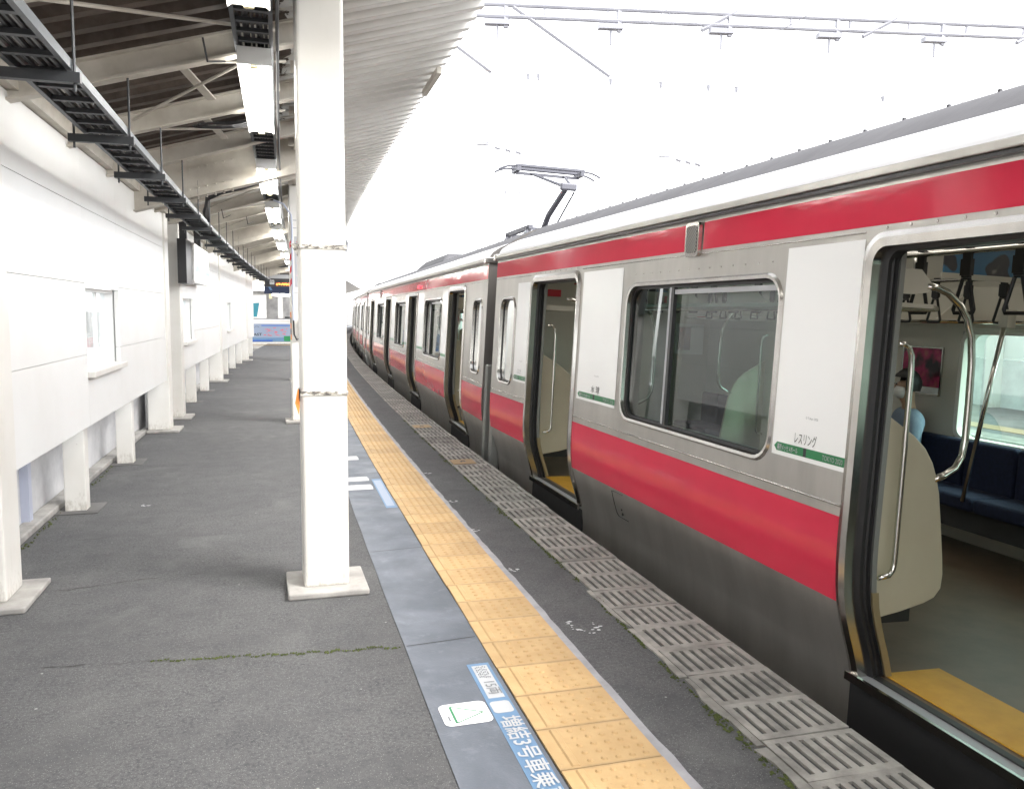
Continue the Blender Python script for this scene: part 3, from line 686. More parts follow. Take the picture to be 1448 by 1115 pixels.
# end barrier with advertisement
t = thing("end_barrier", "low white barrier carrying a blue and white advertisement board", "barrier", (.4, 41.2, 0))
MB().box(-1.2, 3.2, 0, .12, .06, 1.16).obj("wall", M["cream"], t); MB().box(-1.25, 3.3, -.05, .17, 1.16, 1.21).obj("cap", M["wall"], t)
MB().box(-.95, 1.02, -.02, -.003, .14, 1.0).obj("board", M["pale_blue"], t)
MB().box(-.92, 1.0, -.024, -.021, .17, .35).obj("blue_band", M["blue_sticker"], t); MB().box(-.92, .10, -.0265, -.0245, .16, .24).obj("dark_band", mat("royal_blue_print", (.03,.10,.38), .4), t)
MB().box(.62, 1.0, -.027, -.0245, .18, .42).obj("green_patch", M["green_film"], t); MB().box(-.4, .98, -.024, -.021, .88, .95).obj("headline", mat("slate_print", (.10,.18,.42), .4), t)
text_obj("CAST", .17, lambda a, b: (-.90 + a, -.0255, .44 + b), M["black_print"], t, width=.52, bold=.004)
rr = random.Random(21); mk = MB()
for k in range(26):
    x = rr.uniform(-.33, .8); z = rr.uniform(.42, .80); mk.box(x, x + rr.uniform(.04,.14), -.0235, -.021, z, z + rr.uniform(.012,.03))
mk.obj("red_print", M["red_print"], t)
MB().tube([(-.72,-.024,.80),(-.66,-.024,.88),(-.55,-.024,.87),(-.50,-.024,.83)], .008, 5).obj("logo_stroke", M["black_print"], t)
MB().box(-1.2, 3.2, -.35, -.05, .004, .012).obj("threshold", M["yellow"], t)
# concourse beyond the barrier
t = thing("concourse_building", "white concourse interior beyond the end barrier", "building", (.4, 48, 0))
MB().box(-4, 1.9, 5.5, 5.7, -.2, 4.2).obj("back_wall", M["wall_old"], t); MB().box(-4, 1.9, -6, 5.7, -.3, -.2).obj("floor", M["concrete"], t)
MB().box(-4.2, -2.2, -1.0, 5.5, -.2, 4.2).obj("side_wall", M["wall"], t)
for k, x in enumerate((-1.6, .55, 1.5, 2.2)): MB().box(x, x+.28, 2+k*.6, 2.3+k*.6, -.2, 4).obj("pillar", M["wall"] if k else M["cream"], t)
MB().box(-1.3, -.1, 2.0, 2.1, .2, 2.5).obj("poster_board", M["white_film"], t); MB().prism([(-1.15,1.99,1.25),(-.62,1.99,1.25),(-.48,1.99,2.05),(-1.18,1.99,2.0)], (0,.008,0)).obj("poster_mark", M["teal"], t)
MB().box(-4, 1.5, -4.5, -4.35, 2.75, 3.6).obj("bulkhead", M["beam"], t); MB().box(-1.9, .0, -4.55, -4.5, 2.62, 2.76).obj("strip_lamp", M["tube"], t)
MB().box(.0, .15, -4.6, -4.5, 2.2, 2.75).obj("yellow_sign", M["lamp_trim"], t)
for x in (.9, 1.35, 1.8): MB().box(x, x+.25, 0, .25, 2.72, 2.80).obj("lamp", M["tube"], t)
MB().box(.15, 1.6, -1.5, -1.4, 2.4, 2.55).obj("strip_lamp", M["tube"], t); MB().box(-4, 1.9, -4.3, 5.5, 3.6, 3.7).obj("ceiling", M["beam"], t)
MB().box(.8, 3.0, -2.2, -2.0, 1.15, 1.3).obj("counter", M["galv_dark"], t); MB().box(-2, 3, -3, -2.8, .9, 1.22).obj("counter_front", M["cable_grey"], t)

# ------------------------------------------------------------------ opposite platform beyond the tracks
opp = tag(MB().cbox(9.3, 13.0, -8, 80, -1.3, -.02, 3).obj("opposite_platform", M["concrete_dark"]), kind="structure")
MB().cbox(9.3, 9.75, -8, 80, -.016, -.008, 3).obj("edge_strip", M["block"], opp); MB().cbox(10.1, 10.5, -8, 80, -.016, -.010, 3).obj("tactile_strip", M["yellow"], opp)
ow = thing("opposite_wall", "white wall at the back of the opposite platform", "wall")
MB().cbox(12.7, 12.85, -8, 80, -.02, .85, 3).obj("lower_wall", M["wall_old"], ow); MB().cbox(12.72, 12.85, -8, 80, .88, 1.9, 3).obj("upper_wall", M["wall"], ow); MB().cbox(12.66, 12.9, -8, 80, 1.9, 1.98, 3).obj("coping", M["steel_grey"], ow)
for k in range(12): MB().cbox(12.5, 12.7, -4+4*k, -3.8+4*k, -.02, 3.0).obj("post", M["cream"], ow)


# ------------------------------------------------------------------ the train
LH = 9.23                                   # half length of one car
PROF = [(-.34,.15),(-.15,.145),(0,.125),(.06,.108),(.12,.088),(.18,.066),(.25,.043),(.33,.022),(.42,.009),(.52,.002),(.62,0),(2.25,.022)]
def sx(w):
    if w <= PROF[0][0]: return PROF[0][1]
    for (a, b), (c_, d) in zip(PROF, PROF[1:]):
        if w <= c_: return b + (d-b)*(w-a)/(c_-a)
    return PROF[-1][1]
DOORS = (-7.23, -2.41, 2.41, 7.23)
WINS = [(-5.94, -4.04), (-1.12, .78), (3.70, 5.60)]
EWINS = [(-8.98, -8.43), (8.43, 8.98)]
WZ = (.88, 1.85)
W_CAR = 2.90
def grid_side(xf, ycuts, zcuts, holes):
    mb = MB(); ycuts = sorted(set(round(v, 4) for v in ycuts)); zcuts = sorted(set(round(v, 4) for v in zcuts))
    idx = {}
    def vid(i, j):
        if (i, j) not in idx: idx[(i, j)] = len(mb.v); mb.v.append((xf(zcuts[j]), ycuts[i], zcuts[j]))
        return idx[(i, j)]
    for i in range(len(ycuts)-1):
        for j in range(len(zcuts)-1):
            cy, cz = (ycuts[i]+ycuts[i+1])/2, (zcuts[j]+zcuts[j+1])/2
            if any(a < cy < b and c_ < cz < d for a, b, c_, d in holes): continue
            mb.f.append([vid(i,j), vid(i+1,j), vid(i+1,j+1), vid(i,j+1)])
    return mb
def hole_list():
    h = [(d-.65, d+.65, -.02, 1.975) for d in DOORS]
    h += [(a-.012, b+.012, WZ[0]-.012, WZ[1]+.012) for a, b in WINS]
    h += [(a-.012, b+.012, WZ[0]-.012, WZ[1]-.05+.012) for a, b in EWINS]
    return h
def ring_frame(xf, yc, zc, w, h, r, t, proud, depth, m, name, parent, rin=None):
    """rounded frame lying on the car side: flat face of width t, returning into the wall"""
    inn = rrect(w, h, r, 6); out = rrect(w+2*t, h+2*t, r+t*.9, 6)
    mid = rrect(w+1.1*t, h+1.1*t, r+t*.5, 6)
    f = lambda pts, dx: [(xf(zc+b)+dx, yc+a, zc+b) for a, b in pts]
    mb = MB(); mb.strip(f(out, .002), f(mid, -proud)); mb.strip(f(mid, -proud), f(inn, -proud*.7)); mb.strip(f(inn, -proud*.7), f(inn, depth))
    return mb.obj(name, m, parent, smooth=True, auto=35)

car = thing("train_car", "nearest silver commuter train car with red stripes, its doors open", "train car", (2.5, .07, 0), "cars of the red-striped train")
zc_ = [p[0] for p in PROF] + [.72,.86,1.1,1.3,1.5,1.7,1.9,1.975,2.04,2.21]
H_ = hole_list()
yc_ = [-LH, LH] + [v for h in H_ for v in h[:2]]; zcut = zc_ + [v for h in H_ for v in h[2:]]
yy = sorted(yc_); extra = []
for a, b in zip(yy, yy[1:]):
    n = int((b-a)/.8)
    extra += [a + (b-a)*k/(n+1) for k in range(1, n+1)]
body = grid_side(sx, yc_ + extra, zcut, H_).obj("side_panel", M["steel"], car, smooth=True)
far_h = [(a+.2, b-.35, .78, 1.64) for a, b in WINS] + [(d-.55, d-.08, .85, 1.70) for d in DOORS] + [(d+.08, d+.55, .85, 1.70) for d in DOORS]
grid_side(lambda w: W_CAR - sx(w), [-LH, LH] + [v for h in far_h for v in h[:2]], zc_ + [.78,1.64,.85,1.70], far_h).obj("side_panel", M["steel"], car, smooth=True)
# red stripes
def stripes(z0, z1, gaps, name):
    e = [-LH+.005] + [v for g in gaps for v in g] + [LH-.005]
    n = max(2, int((z1-z0)/.05)); zs = [z0 + (z1-z0)*k/n for k in range(n+1)]
    for a, b in zip(e[::2], e[1::2]):
        if b - a > .02: grid_side(lambda w: sx(w)-.0025, [a, b], zs, []).obj(name, M["red"], car, smooth=True)
stripes(.325, .725, [(d-.682, d+.682) for d in DOORS], "lower_stripe")
stripes(2.04, 2.205, [(4.55,4.74)], "upper_stripe")
# trim beads and gutter
for z, r_ in ((.775, .006), (2.015, .004)):
    e = [-LH+.02] + [v for d in DOORS for v in (d-.69, d+.69)] + [LH-.02]
    for a, b in zip(e[::2], e[1::2]): MB().tube([(sx(z)-.001, a, z), (sx(z)-.001, b, z)], r_, 8).obj("trim_bead", M["steel_polish"], car, smooth=True)
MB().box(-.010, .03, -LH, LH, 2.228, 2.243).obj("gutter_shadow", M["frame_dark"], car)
MB().box(-.022, .05, -LH, LH, 2.247, 2.285).obj("gutter", M["steel"], car, bevel=.006)
# roof
RP = [(.022,2.25),(.030,2.31),(.06,2.36),(.14,2.42),(.26,2.48),(.38,2.56),(.52,2.645),(.70,2.715),(1.0,2.75),(1.45,2.755)]
RPf = RP + [(W_CAR-a, b) for a, b in reversed(RP[:-1])]
def roof_part(i0, i1, m, name):
    mb = MB(); n = 16
    for k in range(n):
        y0, y1 = -LH + 2*LH*k/n, -LH + 2*LH*(k+1)/n
        for (a, b), (c_, d) in zip(RPf[i0:i1], RPf[i0+1:i1+1]): mb.quad((a,y0,b),(c_,y0,d),(c_,y1,d),(a,y1,b))
    bm_o = mb.obj(name, m, car, smooth=True)
    bm = bmesh.new(); bm.from_mesh(bm_o.data); bmesh.ops.remove_doubles(bm, verts=bm.verts[:], dist=.0005); bmesh.ops.recalc_face_normals(bm, faces=bm.faces[:]); bm.to_mesh(bm_o.data); bm.free()
    for p in bm_o.data.polygons: p.use_smooth = True
roof_part(0, 4, M["steel_sky_white"], "roof_shoulder"); roof_part(4, len(RPf)-5, M["roof_grey"], "roof_top"); roof_part(len(RPf)-5, len(RPf)-1, M["steel_sky_white"], "roof_shoulder")
stud = MB()
for k in range(60):
    y = -LH + .3 + k*.3; stud.box(.66, .675, y, y+.015, 2.69, 2.713)
tag(stud.obj("roof_studs", M["roof_grey"], car), kind="stuff")
ac = MB(); ac.hexa([(.6,-2.3,2.66),(2.3,-2.3,2.66),(2.3,2.3,2.66),(.6,2.3,2.66),(.80,-1.5,2.90),(2.1,-1.5,2.90),(2.1,1.5,2.90),(.80,1.5,2.90)]); ac.obj("air_conditioner", M["roof_grey"], car, bevel=.06, seg=3)
# ends
for s_ in (-1, 1):
    e = MB(); pts = [(sx(z), s_*LH, z) for z in (-.34,-.15,0,.12,.25,.42,.62,2.25)] + [(a, s_*LH, b) for a, b in RPf] + [(W_CAR-sx(z), s_*LH, z) for z in (2.24,.62,.42,.25,.12,0,-.15,-.34)]
    e.add(pts, [tuple(range(len(pts)))]); e.obj("end_wall", mat("end_wall_steel", (.16,.15,.14), .5, .6), car)
    MB().box(sx(.5)+.02, sx(.5)+.14, s_*LH if s_ > 0 else -LH-.09, LH+.09 if s_ > 0 else -LH, -.2, 1.02).obj("gap_guard", M["jamb"], car, bevel=.02)
    MB().box(-.03, .16, s_*LH-.06 if s_ > 0 else -LH-.02, LH+.02 if s_ > 0 else -LH+.06, 2.225, 2.30).obj("corner_cap", M["steel_polish"], car, bevel=.01)
MB().box(.9, 2.0, LH, LH+.40, 0, 2.0).obj("gangway", M["under"], car)
MB().box(.16, W_CAR-.16, -LH, LH, -.33, -.02).obj("underframe", M["under"], car)
for y in (-6.4, 6.4):
    b_ = MB().box(.45, 2.45, y-1.5, y+1.5, -.75, -.36); b_.obj("bogie", M["under"], car)
    for q in (-1.05, 1.05):
        for x in (.92, 1.98): MB().tube([(x-.06, y+q, -.64), (x+.06, y+q, -.64)], .43, 20).obj("wheel", M["rail"], car)
# doorway frames, jambs, leaf edges, sills
def door_path(hw, top, r):
    p = [(-hw, -.015), (-hw, .03), (-hw,.08), (-hw,.13), (-hw,.19), (-hw,.26), (-hw,.34), (-hw,.42), (-hw,.52), (-hw,.62), (-hw, 1.2)]
    for k in range(7): a = R(180 - 15*k); p.append((-hw + r + r*math.cos(a), top - r + r*math.sin(a)))
    p += [(-a, b) for a, b in reversed(p)]
    return p
for d in DOORS:
    A = door_path(.612, 1.945, .075); Mi = door_path(.645, 1.982, .10); O = door_path(.682, 2.008, .12)
    f = lambda pts, dx: [(sx(b)+dx, d+a, b) for a, b in pts]
    fr = MB(); fr.strip(f(O, .003), f(O, -.010), False); fr.strip(f(O, -.010), f(Mi, -.024), False); fr.strip(f(Mi, -.024), f(A, -.018), False); fr.strip(f(A, -.018), f(A, .035), False)
    frame = fr.obj("door_frame", M["steel_polish"], car, smooth=True, auto=30)
    B1 = door_path(.612, 1.945, .075); B2 = door_path(.585, 1.93, .06)
    jb_ = MB(); jb_.strip(f(A, .035), f(B2, .045), False); jb_.strip(f(B2, .045), f(B2, .100), False)
    jb_.obj("door_rubber", M["rubber"], car, smooth=True, auto=30)
    for s_ in (-1, 1):
        pts = []
        zs = (.0,.06,.12,.18,.25,.33,.42,.52,.62,1.2,1.93)
        rb = MB()
        for (q0, q1, dx) in ((.575, .60, .068), (.575, .60, .088)):
            rb.strip([(sx(z)+dx, d+s_*q0, z) for z in zs], [(sx(z)+dx-.012, d+s_*q1, z) for z in zs], False)
            rb.strip([(sx(z)+dx, d+s_*q0, z) for z in zs], [(sx(z)+dx+.014, d+s_*q1, z) for z in zs], False)
        rb.obj("leaf_edge", M["rubber"], car)
        ij = MB(); ij.strip([(sx(z)+.102, d+s_*.60, z) for z in zs], [(sx(z)+.102, d+s_*.574, z) for z in zs], False); ij.strip([(sx(z)+.102, d+s_*.574, z) for z in zs], [(sx(z)+.128, d+s_*.574, z) for z in zs], False); ij.strip([(sx(z)+.128, d+s_*.574, z) for z in zs], [(sx(z)+.128, d+s_*.72, z) for z in zs], False)
        ij.obj("inner_jamb", M["jamb"], car)
        kp = MB(); zk = (0,.06,.12,.18,.25,.33,.40); kp.strip([(sx(z)+.099, d+s_*.578, z) for z in zk], [(sx(z)+.099, d+s_*.566, z) for z in zk], False); kp.strip([(sx(z)+.099, d+s_*.566, z) for z in zk], [(sx(z)+.133, d+s_*.566, z) for z in zk], False); kp.obj("kick_plate", M["kick"], car)
    MB().box(sx(0)-.03, .235, d-.655, d+.655, -.035, -.012).obj("door_sill", M["steel_grey"], car, bevel=.004)
    MB().box(sx(0)-.036, sx(0)-.02, d-.68, d+.68, -.045, -.006).obj("sill_nosing", M["steel_polish"], car)
    MB().box(.17, .205, d-.60, d+.60, -.012, -.004).obj("sill_track", M["skirt"], car)
    MB().box(sx(-.1)-.012, sx(-.1)+.01, d-.68, d+.68, -.33, -.046).obj("skirt_panel", M["skirt"], car)
    MB().box(.238, .56, d-.60, d+.60, -.006, .0005).obj("door_mat", M["mat_yellow"], car)
    MB().box(.08, .30, d-.66, d+.66, 1.95, 2.12).obj("door_header", M["steel_grey"], car)
    rv = MB()
    for k in range(9): rv.tube([(sx(2.025)+.001, d-.56+.14*k, 2.026), (sx(2.025)-.004, d-.56+.14*k, 2.026)], .007, 6)
    tag(rv.obj("rivets", M["steel_polish"], car), kind="stuff")
# windows
def fill_corners(yc, zc, w, h, r):
    for sy in (-1, 1):
        for sz in (-1, 1):
            arc = [(sy*(w/2-r+r*math.cos(R(15*k))), sz*(h/2-r+r*math.sin(R(15*k)))) for k in range(7)]
            pts = [(sy*w/2, sz*h/2)] + arc
            MB().add([(sx(zc+b_)+.0005, yc+a_, zc+b_) for a_, b_ in pts], [(0, k, k+1) for k in range(1, 7)]).obj("corner_plate", M["steel"], car)
for (a, b) in WINS:
    yc = (a+b)/2; w, h = b-a, WZ[1]-WZ[0]; zc = sum(WZ)/2
    fill_corners(yc, zc, w+.024, h+.024, .14); fr = ring_frame(sx, yc, zc, w-.02, h-.02, .13, .032, .012, .05, M["steel_polish"], "window_frame", car)
    ring_frame(lambda z: sx(z)+.03, yc, zc, w-.06, h-.06, .11, .022, .004, .03, M["rubber"], "window_seal", car)
    fg = lambda y0, y1, z0, z1, dx: [(sx(z0)+dx, y0, z0), (sx(z0)+dx, y1, z0), (sx(z1)+dx, y1, z1), (sx(z1)+dx, y0, z1)]
    ym = b - .66
    p1 = MB(); out = [(q, r_) for q, r_ in rrect(w-.05, h-.05, .115, 6)]
    p1.add([(sx(zc+r_)+.040, yc+q, zc+r_) for q, r_ in out], [tuple(range(len(out)))]); p1.obj("pane", M["glass"], car)
    MB().hexa([*(fg(ym-.035, ym+.0, WZ[0]+.03, WZ[1]-.03, .010)), *(fg(ym-.035, ym+.0, WZ[0]+.03, WZ[1]-.03, .036))]).obj("mullion", M["frame_dark"], car)
    MB().hexa([*(fg(ym+.003, ym+.05, WZ[0]+.03, WZ[1]-.03, .022)), *(fg(ym+.003, ym+.05, WZ[0]+.03, WZ[1]-.03, .036))]).obj("sash_stile", M["steel_grey"], car)
    MB().hexa([*(fg(a+.04, ym-.036, WZ[1]-.075, WZ[1]-.045, .016)), *(fg(a+.04, ym-.036, WZ[1]-.075, WZ[1]-.045, .036))]).obj("sash_rail", M["steel_grey"], car)
    rv = MB()
    for k in range(14): rv.tube([(sx(1.925)+.001, a+.1+.13*k, 1.925), (sx(1.925)-.003, a+.1+.13*k, 1.925)], .005, 6)
    tag(rv.obj("rivets", M["steel_polish"], car), kind="stuff")
for (a, b) in EWINS:
    yc = (a+b)/2; w, h = b-a, WZ[1]-.05-WZ[0]; zc = WZ[0] + h/2
    fill_corners(yc, zc, w+.024, h+.024, .13); ring_frame(sx, yc, zc, w-.02, h-.02, .12, .03, .012, .04, M["steel_polish"], "window_frame", car)
    ring_frame(lambda z: sx(z)+.03, yc, zc, w-.05, h-.05, .10, .02, .004, .03, M["rubber"], "window_seal", car)
    out = rrect(w-.05, h-.05, .10, 6)
    MB().add([(sx(zc+r_)+.034, yc+q, zc+r_) for q, r_ in out], [tuple(range(len(out)))]).obj("pane", M["glass"], car)
for (a, b, c_, d_) in far_h:
    MB().quad((W_CAR-.04,a,c_),(W_CAR-.04,b,c_),(W_CAR-.05,b,d_),(W_CAR-.05,a,d_)).obj("pane", M["glass_far"], car)
# posters (printed films without their cartoon figures)
def poster(y_left, y_right, z0, z1, title):      # y_left is the far edge
    p = MB(); zs = [z0, (z0+z1)/2, z1]; wd = y_left - y_right
    pt = grid_side(lambda w: sx(w)-.003, [y_right, y_left], zs, []).obj("poster", M["white_film"], car)
    on = lambda dx: (lambda u, z: (sx(z)-dx, y_left-u, z))
    q = on(.0045); gz0, gz1 = z0+.022, z0+.066; gm = (gz0+gz1)/2
    MB().add([q(.035*wd,gm), q(.075*wd,gz1), q(.46*wd,gz1), q(.46*wd,gz0), q(.075*wd,gz0)], [(0,1,2,3,4)]).add([q(.50*wd,gz0), q(.50*wd,gz1), q(wd-.001,gz1), q(wd-.001,gz0)], [(0,1,2,3)]).obj("green_band", M["green_film"], pt)
    MB().quad(q(.46*wd,gz0), q(.46*wd,gz1), q(.50*wd,gz1), q(.50*wd,gz0)).obj("black_mark", M["black_print"], pt)
    text_obj("TOKYO 2020", .036, lambda a, b: on(.006)(.72*wd + a, gz0+.009+b), M["white_print"], pt, width=.255*wd)
    text_obj("幕張メッセ Aホール", .034, lambda a, b: on(.006)(.085*wd + a, gz0+.008+b), M["white_print"], pt, width=.30*wd, bold=.0006)
    text_obj(title, .062, lambda a, b: on(.006)((.33 if len(title) > 3 else .40)*wd + a, gz1+.018+b), M["black_print"], pt, width=(.30 if len(title) > 3 else .22)*wd)
    text_obj("© Tokyo 2020", .016, lambda a, b: on(.006)(.46*wd + a, z0+.21+b), M["grey_print"], pt)
poster(3.665, 3.096, .93, 1.985, "レスリング")
poster(6.50, 5.70, .93, 1.985, "水 球")
poster(8.36, 7.93, .93, 1.95, "レスリング")
for o_ in (-4.82, -9.64):
    for (a, b) in ((3.665, 3.096), (6.50, 5.70)):
        pt = grid_side(lambda w: sx(w)-.003, [b+o_, a+o_], [.93,1.4,1.985], []).obj("poster", M["white_film"], car)
        MB().quad((sx(.95)-.0045,a+o_-.03,.952),(sx(.95)-.0045,b+o_,.952),(sx(1)-.0045,b+o_,.996),(sx(1)-.0045,a+o_-.03,.996)).obj("green_band", M["green_film"], pt)
# speaker grille, hatch, side lamp
sp = link("speaker_grille", None, car)
MB().prism([(-.012, 4.645+a, 2.105+b) for a, b in rrect(.17, .21, .03)], (.03,0,0)).obj("plate", M["steel_polish"], sp)
m = mat("speaker_mesh", (.35,.34,.32), .45, .6); ck = N(m, "ShaderNodeTexChecker", Scale=90.0); L(m, pos(m, (1,1,1), True), ck.inputs["Vector"]); base(m, mix(m, ck.outputs["Fac"], (.26,.25,.23), (.08,.08,.075)))
MB().prism([(-.016, 4.645+a, 2.105+b) for a, b in rrect(.125, .165, .02)], (.004,0,0)).obj("mesh_panel", m, sp)
ht = link("hatch", None, car); q = lambda y, z, dx=-.003: (sx(z)+dx, y, z)
ln = MB(); hp = [q(5.72,.30), q(5.72,.21), q(5.72,.13), q(5.70,.105), q(5.60,.105), q(5.52,.105)]
ln.tube(hp, .003, 5).tube([q(5.72,.30), q(5.62,.305), q(5.52,.305)], .003, 5).obj("hatch_edge", M["skirt"], ht)
MB().tube([q(5.60,.14,0), q(5.60,.14,-.008)], .012, 8).tube([q(5.60,.175,0), q(5.60,.175,-.006)], .008, 8).obj("latch", M["rubber"], ht)
MB().tube([(.02, -3.25, 2.10), (-.02, -3.25, 2.10)], .03, 10).obj("side_lamp", M["red_lamp"], car)
# --- interior
XI = .135
IH = [(d-.60, d+.60, -.02, 1.96) for d in DOORS] + [(a+.02, b-.02, WZ[0]+.02, WZ[1]-.02) for a, b in WINS] + [(a+.02, b-.02, WZ[0]+.02, WZ[1]-.07) for a, b in EWINS]
grid_side(lambda w: max(XI, sx(w)+.135), [-LH+.06, LH-.06] + [v for h in IH for v in h[:2]], [-.02,.05,.12,.25,.4,.9,2.1] + [v for h in IH for v in h[2:]], IH).obj("inner_lining", M["interior"], car)
grid_side(lambda w: W_CAR-.14, [-LH+.06, LH-.06] + [v for h in far_h for v in h[:2]], [-.02,2.1] + [v for h in far_h for v in h[2:]], far_h).obj("inner_lining", M["interior"], car)
for (a, b, c_, d_) in far_h[:3]:
    ring_frame(lambda z: W_CAR-.142, (a+b)/2, (c_+d_)/2, b-a-.06, d_-c_-.05, .08, .05, .012, .10, M["ceiling_in"], "window_surround", car)
for s_ in (-1, 1): MB().box(.14, W_CAR-.14, s_*(LH-.05)-.01, s_*(LH-.05)+.01, -.02, 2.2).obj("end_panel", M["interior"], car)
MB().box(.20, W_CAR-.14, -LH+.06, LH-.06, -.016, -.0075).obj("floor", M["floor_in"], car)
MB().box(.14, W_CAR-.14, -LH+.06, LH-.06, 2.20, 2.23).obj("ceiling", M["ceiling_in"], car)
mb = MB()
for s_, x in ((1, .14), (-1, W_CAR-.14)): mb.quad((x,-LH+.06,1.98),(x,LH-.06,1.98),(x+s_*.32,LH-.06,2.20),(x+s_*.32,-LH+.06,2.20))
mb.obj("cove", M["ceiling_in"], car)
for x in (.75, 2.15): MB().box(x-.07, x+.07, -8.6, 8.6, 2.185, 2.199).obj("ceiling_lamp", M["car_lamp"], car)
PANEL = [(.13,1.26),(.20,1.22),(.30,1.16),(.40,1.10),(.47,1.04),(.52,.97),(.55,.90),(.575,.82),(.60,.68),(.63,.50),(.64,.42),(.635,.35),(.60,.305),(.54,.28),(.40,.245),(.13,.195)]
for y0 in (-4.82, 0, 4.82):
    for s_ in (-1, 1):
        yb = y0 + s_*1.69
        MB().prism([(a, yb-.013, b) for a, b in PANEL], (0,.026,0)).obj("partition", M["partition"], car, bevel=.008)
        MB().prism([(W_CAR-a, yb-.013, b) for a, b in PANEL], (0,.026,0)).obj("partition", M["partition"], car, bevel=.008)
        for mx_ in (0, 1):
            X = (lambda x: x) if mx_ == 0 else (lambda x: W_CAR - x)
            rail_ = [(.40,1.80),(.46,1.797),(.53,1.775),(.60,1.725),(.655,1.66),(.69,1.57),(.705,1.45),(.71,1.25),(.71,1.08),(.70,1.00),(.665,.94),(.60,.905),(.54,.885)]
            MB().tube([(X(a), yb-s_*.0, b) for a, b in rail_], .017, 10).obj("grab_rail", M["chrome"], car, smooth=True)
            MB().prism([(X(.13), yb-.008, 1.76),(X(.33), yb-.008, 1.76),(X(.40), yb-.008, 1.77),(X(.44), yb-.008, 1.80),(X(.36), yb-.008, 1.875),(X(.13), yb-.008, 1.875)], (0,.016,0)).obj("rail_bracket", M["interior"], car)
            hp = [(.13,1.53),(.17,1.527),(.195,1.51),(.21,1.48),(.215,1.4),(.215,.52),(.21,.485),(.19,.46),(.13,.45)]
            MB().tube([(X(a+.05), yb+s_*.10, b) for a, b in hp], .013, 8).obj("handrail", M["chrome"], car, smooth=True)
    for mx_ in (0, 1):
        X = (lambda x: x) if mx_ == 0 else (lambda x: W_CAR - x)
        bn = link("bench", None, car); ya, yb = y0-1.66, y0+1.66
        n = 7; wd = (yb-ya)/n
        xa, xb = sorted((X(.15), X(.60))); xc, xd = sorted((X(.145), X(.23)))
        for i in range(n):
            MB().box(xa, xb, ya+i*wd+.004, ya+(i+1)*wd-.004, .34, .445).obj("seat_cushion", M["seat"], bn, bevel=.03, seg=3)
            MB().box(xc, xd, ya+i*wd+.003, ya+(i+1)*wd-.003, .40, .80).obj("seat_back", M["seat"], bn, bevel=.03, seg=3)
        x1, x2 = sorted((X(.15), X(.50))); MB().box(x1, x2, ya, yb, .18, .34).obj("seat_base", M["skirt"], bn)
        rk = link("luggage_rack", None, car); x1, x2 = sorted((X(.15), X(.48)))
        MB().box(x1, x2, ya, yb, 1.70, 1.72).obj("shelf", M["interior"], rk); MB().tube([(X(.50), ya, 1.70), (X(.50), yb, 1.70)], .014, 8).obj("front_rail", M["chrome"], rk)
        for yq in (ya+.25, y0-.4, y0+.4, yb-.25):
            MB().prism([(X(.15), yq, 1.70),(X(.46), yq, 1.70),(X(.15), yq, 1.95)], (0,.02,0)).obj("bracket", M["interior"], rk)
for s_ in (-1, 1):
    yb = s_*7.93; xe = s_*(LH-.062)
    for mx_ in (0, 1):
        X = (lambda x: x) if mx_ == 0 else (lambda x: W_CAR - x)
        MB().prism([(X(a), yb-.013, b) for a, b in PANEL], (0,.026,0)).obj("partition", M["partition"], car, bevel=.008)
        MB().tube([(X(a), yb, b) for a, b in rail_], .017, 10).obj("grab_rail", M["chrome"], car, smooth=True)
        MB().tube([(X(a+.05), yb-s_*.10, b) for a, b in hp], .013, 8).obj("handrail", M["chrome"], car, smooth=True)
        bn = link("bench", None, car); x1, x2 = sorted((X(.15), X(.60))); x3, x4 = sorted((X(.145), X(.23))); ya, yb2 = sorted((yb+s_*.03, s_*9.1))
        for i in range(3):
            wd = (yb2-ya)/3; MB().box(x1, x2, ya+i*wd+.004, ya+(i+1)*wd-.004, .34, .445).obj("seat_cushion", M["seat"], bn, bevel=.03, seg=3); MB().box(x3, x4, ya+i*wd+.003, ya+(i+1)*wd-.003, .40, .80).obj("seat_back", M["seat"], bn, bevel=.03, seg=3)
        MB().box(x1, x2-.06, ya, yb2, .18, .34).obj("seat_base", M["skirt"], bn)
        rk = link("luggage_rack", None, car); x1, x2 = sorted((X(.15), X(.50))); MB().box(x1, x2, ya, yb2, 1.68, 1.73).obj("shelf", M["interior"], rk); MB().tube([(X(.52), ya, 1.70), (X(.52), yb2, 1.70)], .014, 8).obj("front_rail", M["chrome"], rk)
        x1, x2 = sorted((X(.22), X(.60))); yq = sorted((xe, xe-s_*.012)); MB().box(x1, x2, yq[0], yq[1], 1.25, 1.62).obj("end_notice", M["white_film"], car)
        yq = sorted((xe, xe-s_*.016)); x1, x2 = sorted((X(.40), X(.56))); MB().box(x1, x2, yq[0], yq[1], 1.30, 1.58).obj("end_notice_print", M["seat"], car)
        x1, x2 = sorted((X(.62), X(.78))); yq = sorted((xe, xe-s_*.014)); MB().box(x1, x2, yq[0], yq[1], 1.86, 1.94).obj("red_notice", M["red_print"], car)
    yq = sorted((xe, xe-s_*.02)); MB().box(1.05, 1.85, yq[0], yq[1], 0, 1.9).obj("end_door", M["jamb"], car)
    yq = sorted((xe, xe-s_*.024)); MB().box(1.2, 1.7, yq[0], yq[1], .7, 1.75).obj("end_door_pane", M["frame_dark"], car)
for x in (.70, 2.20):
    MB().tube([(x, -8.5, 1.99), (x, 8.5, 1.99)], .015, 8).obj("strap_bar", M["chrome"], car, smooth=True)
    for k in range(12): MB().tube([(x, -8.2+1.49*k, 1.99), (x, -8.2+1.49*k, 2.20)], .012, 6).obj("bar_hanger", M["chrome"], car)
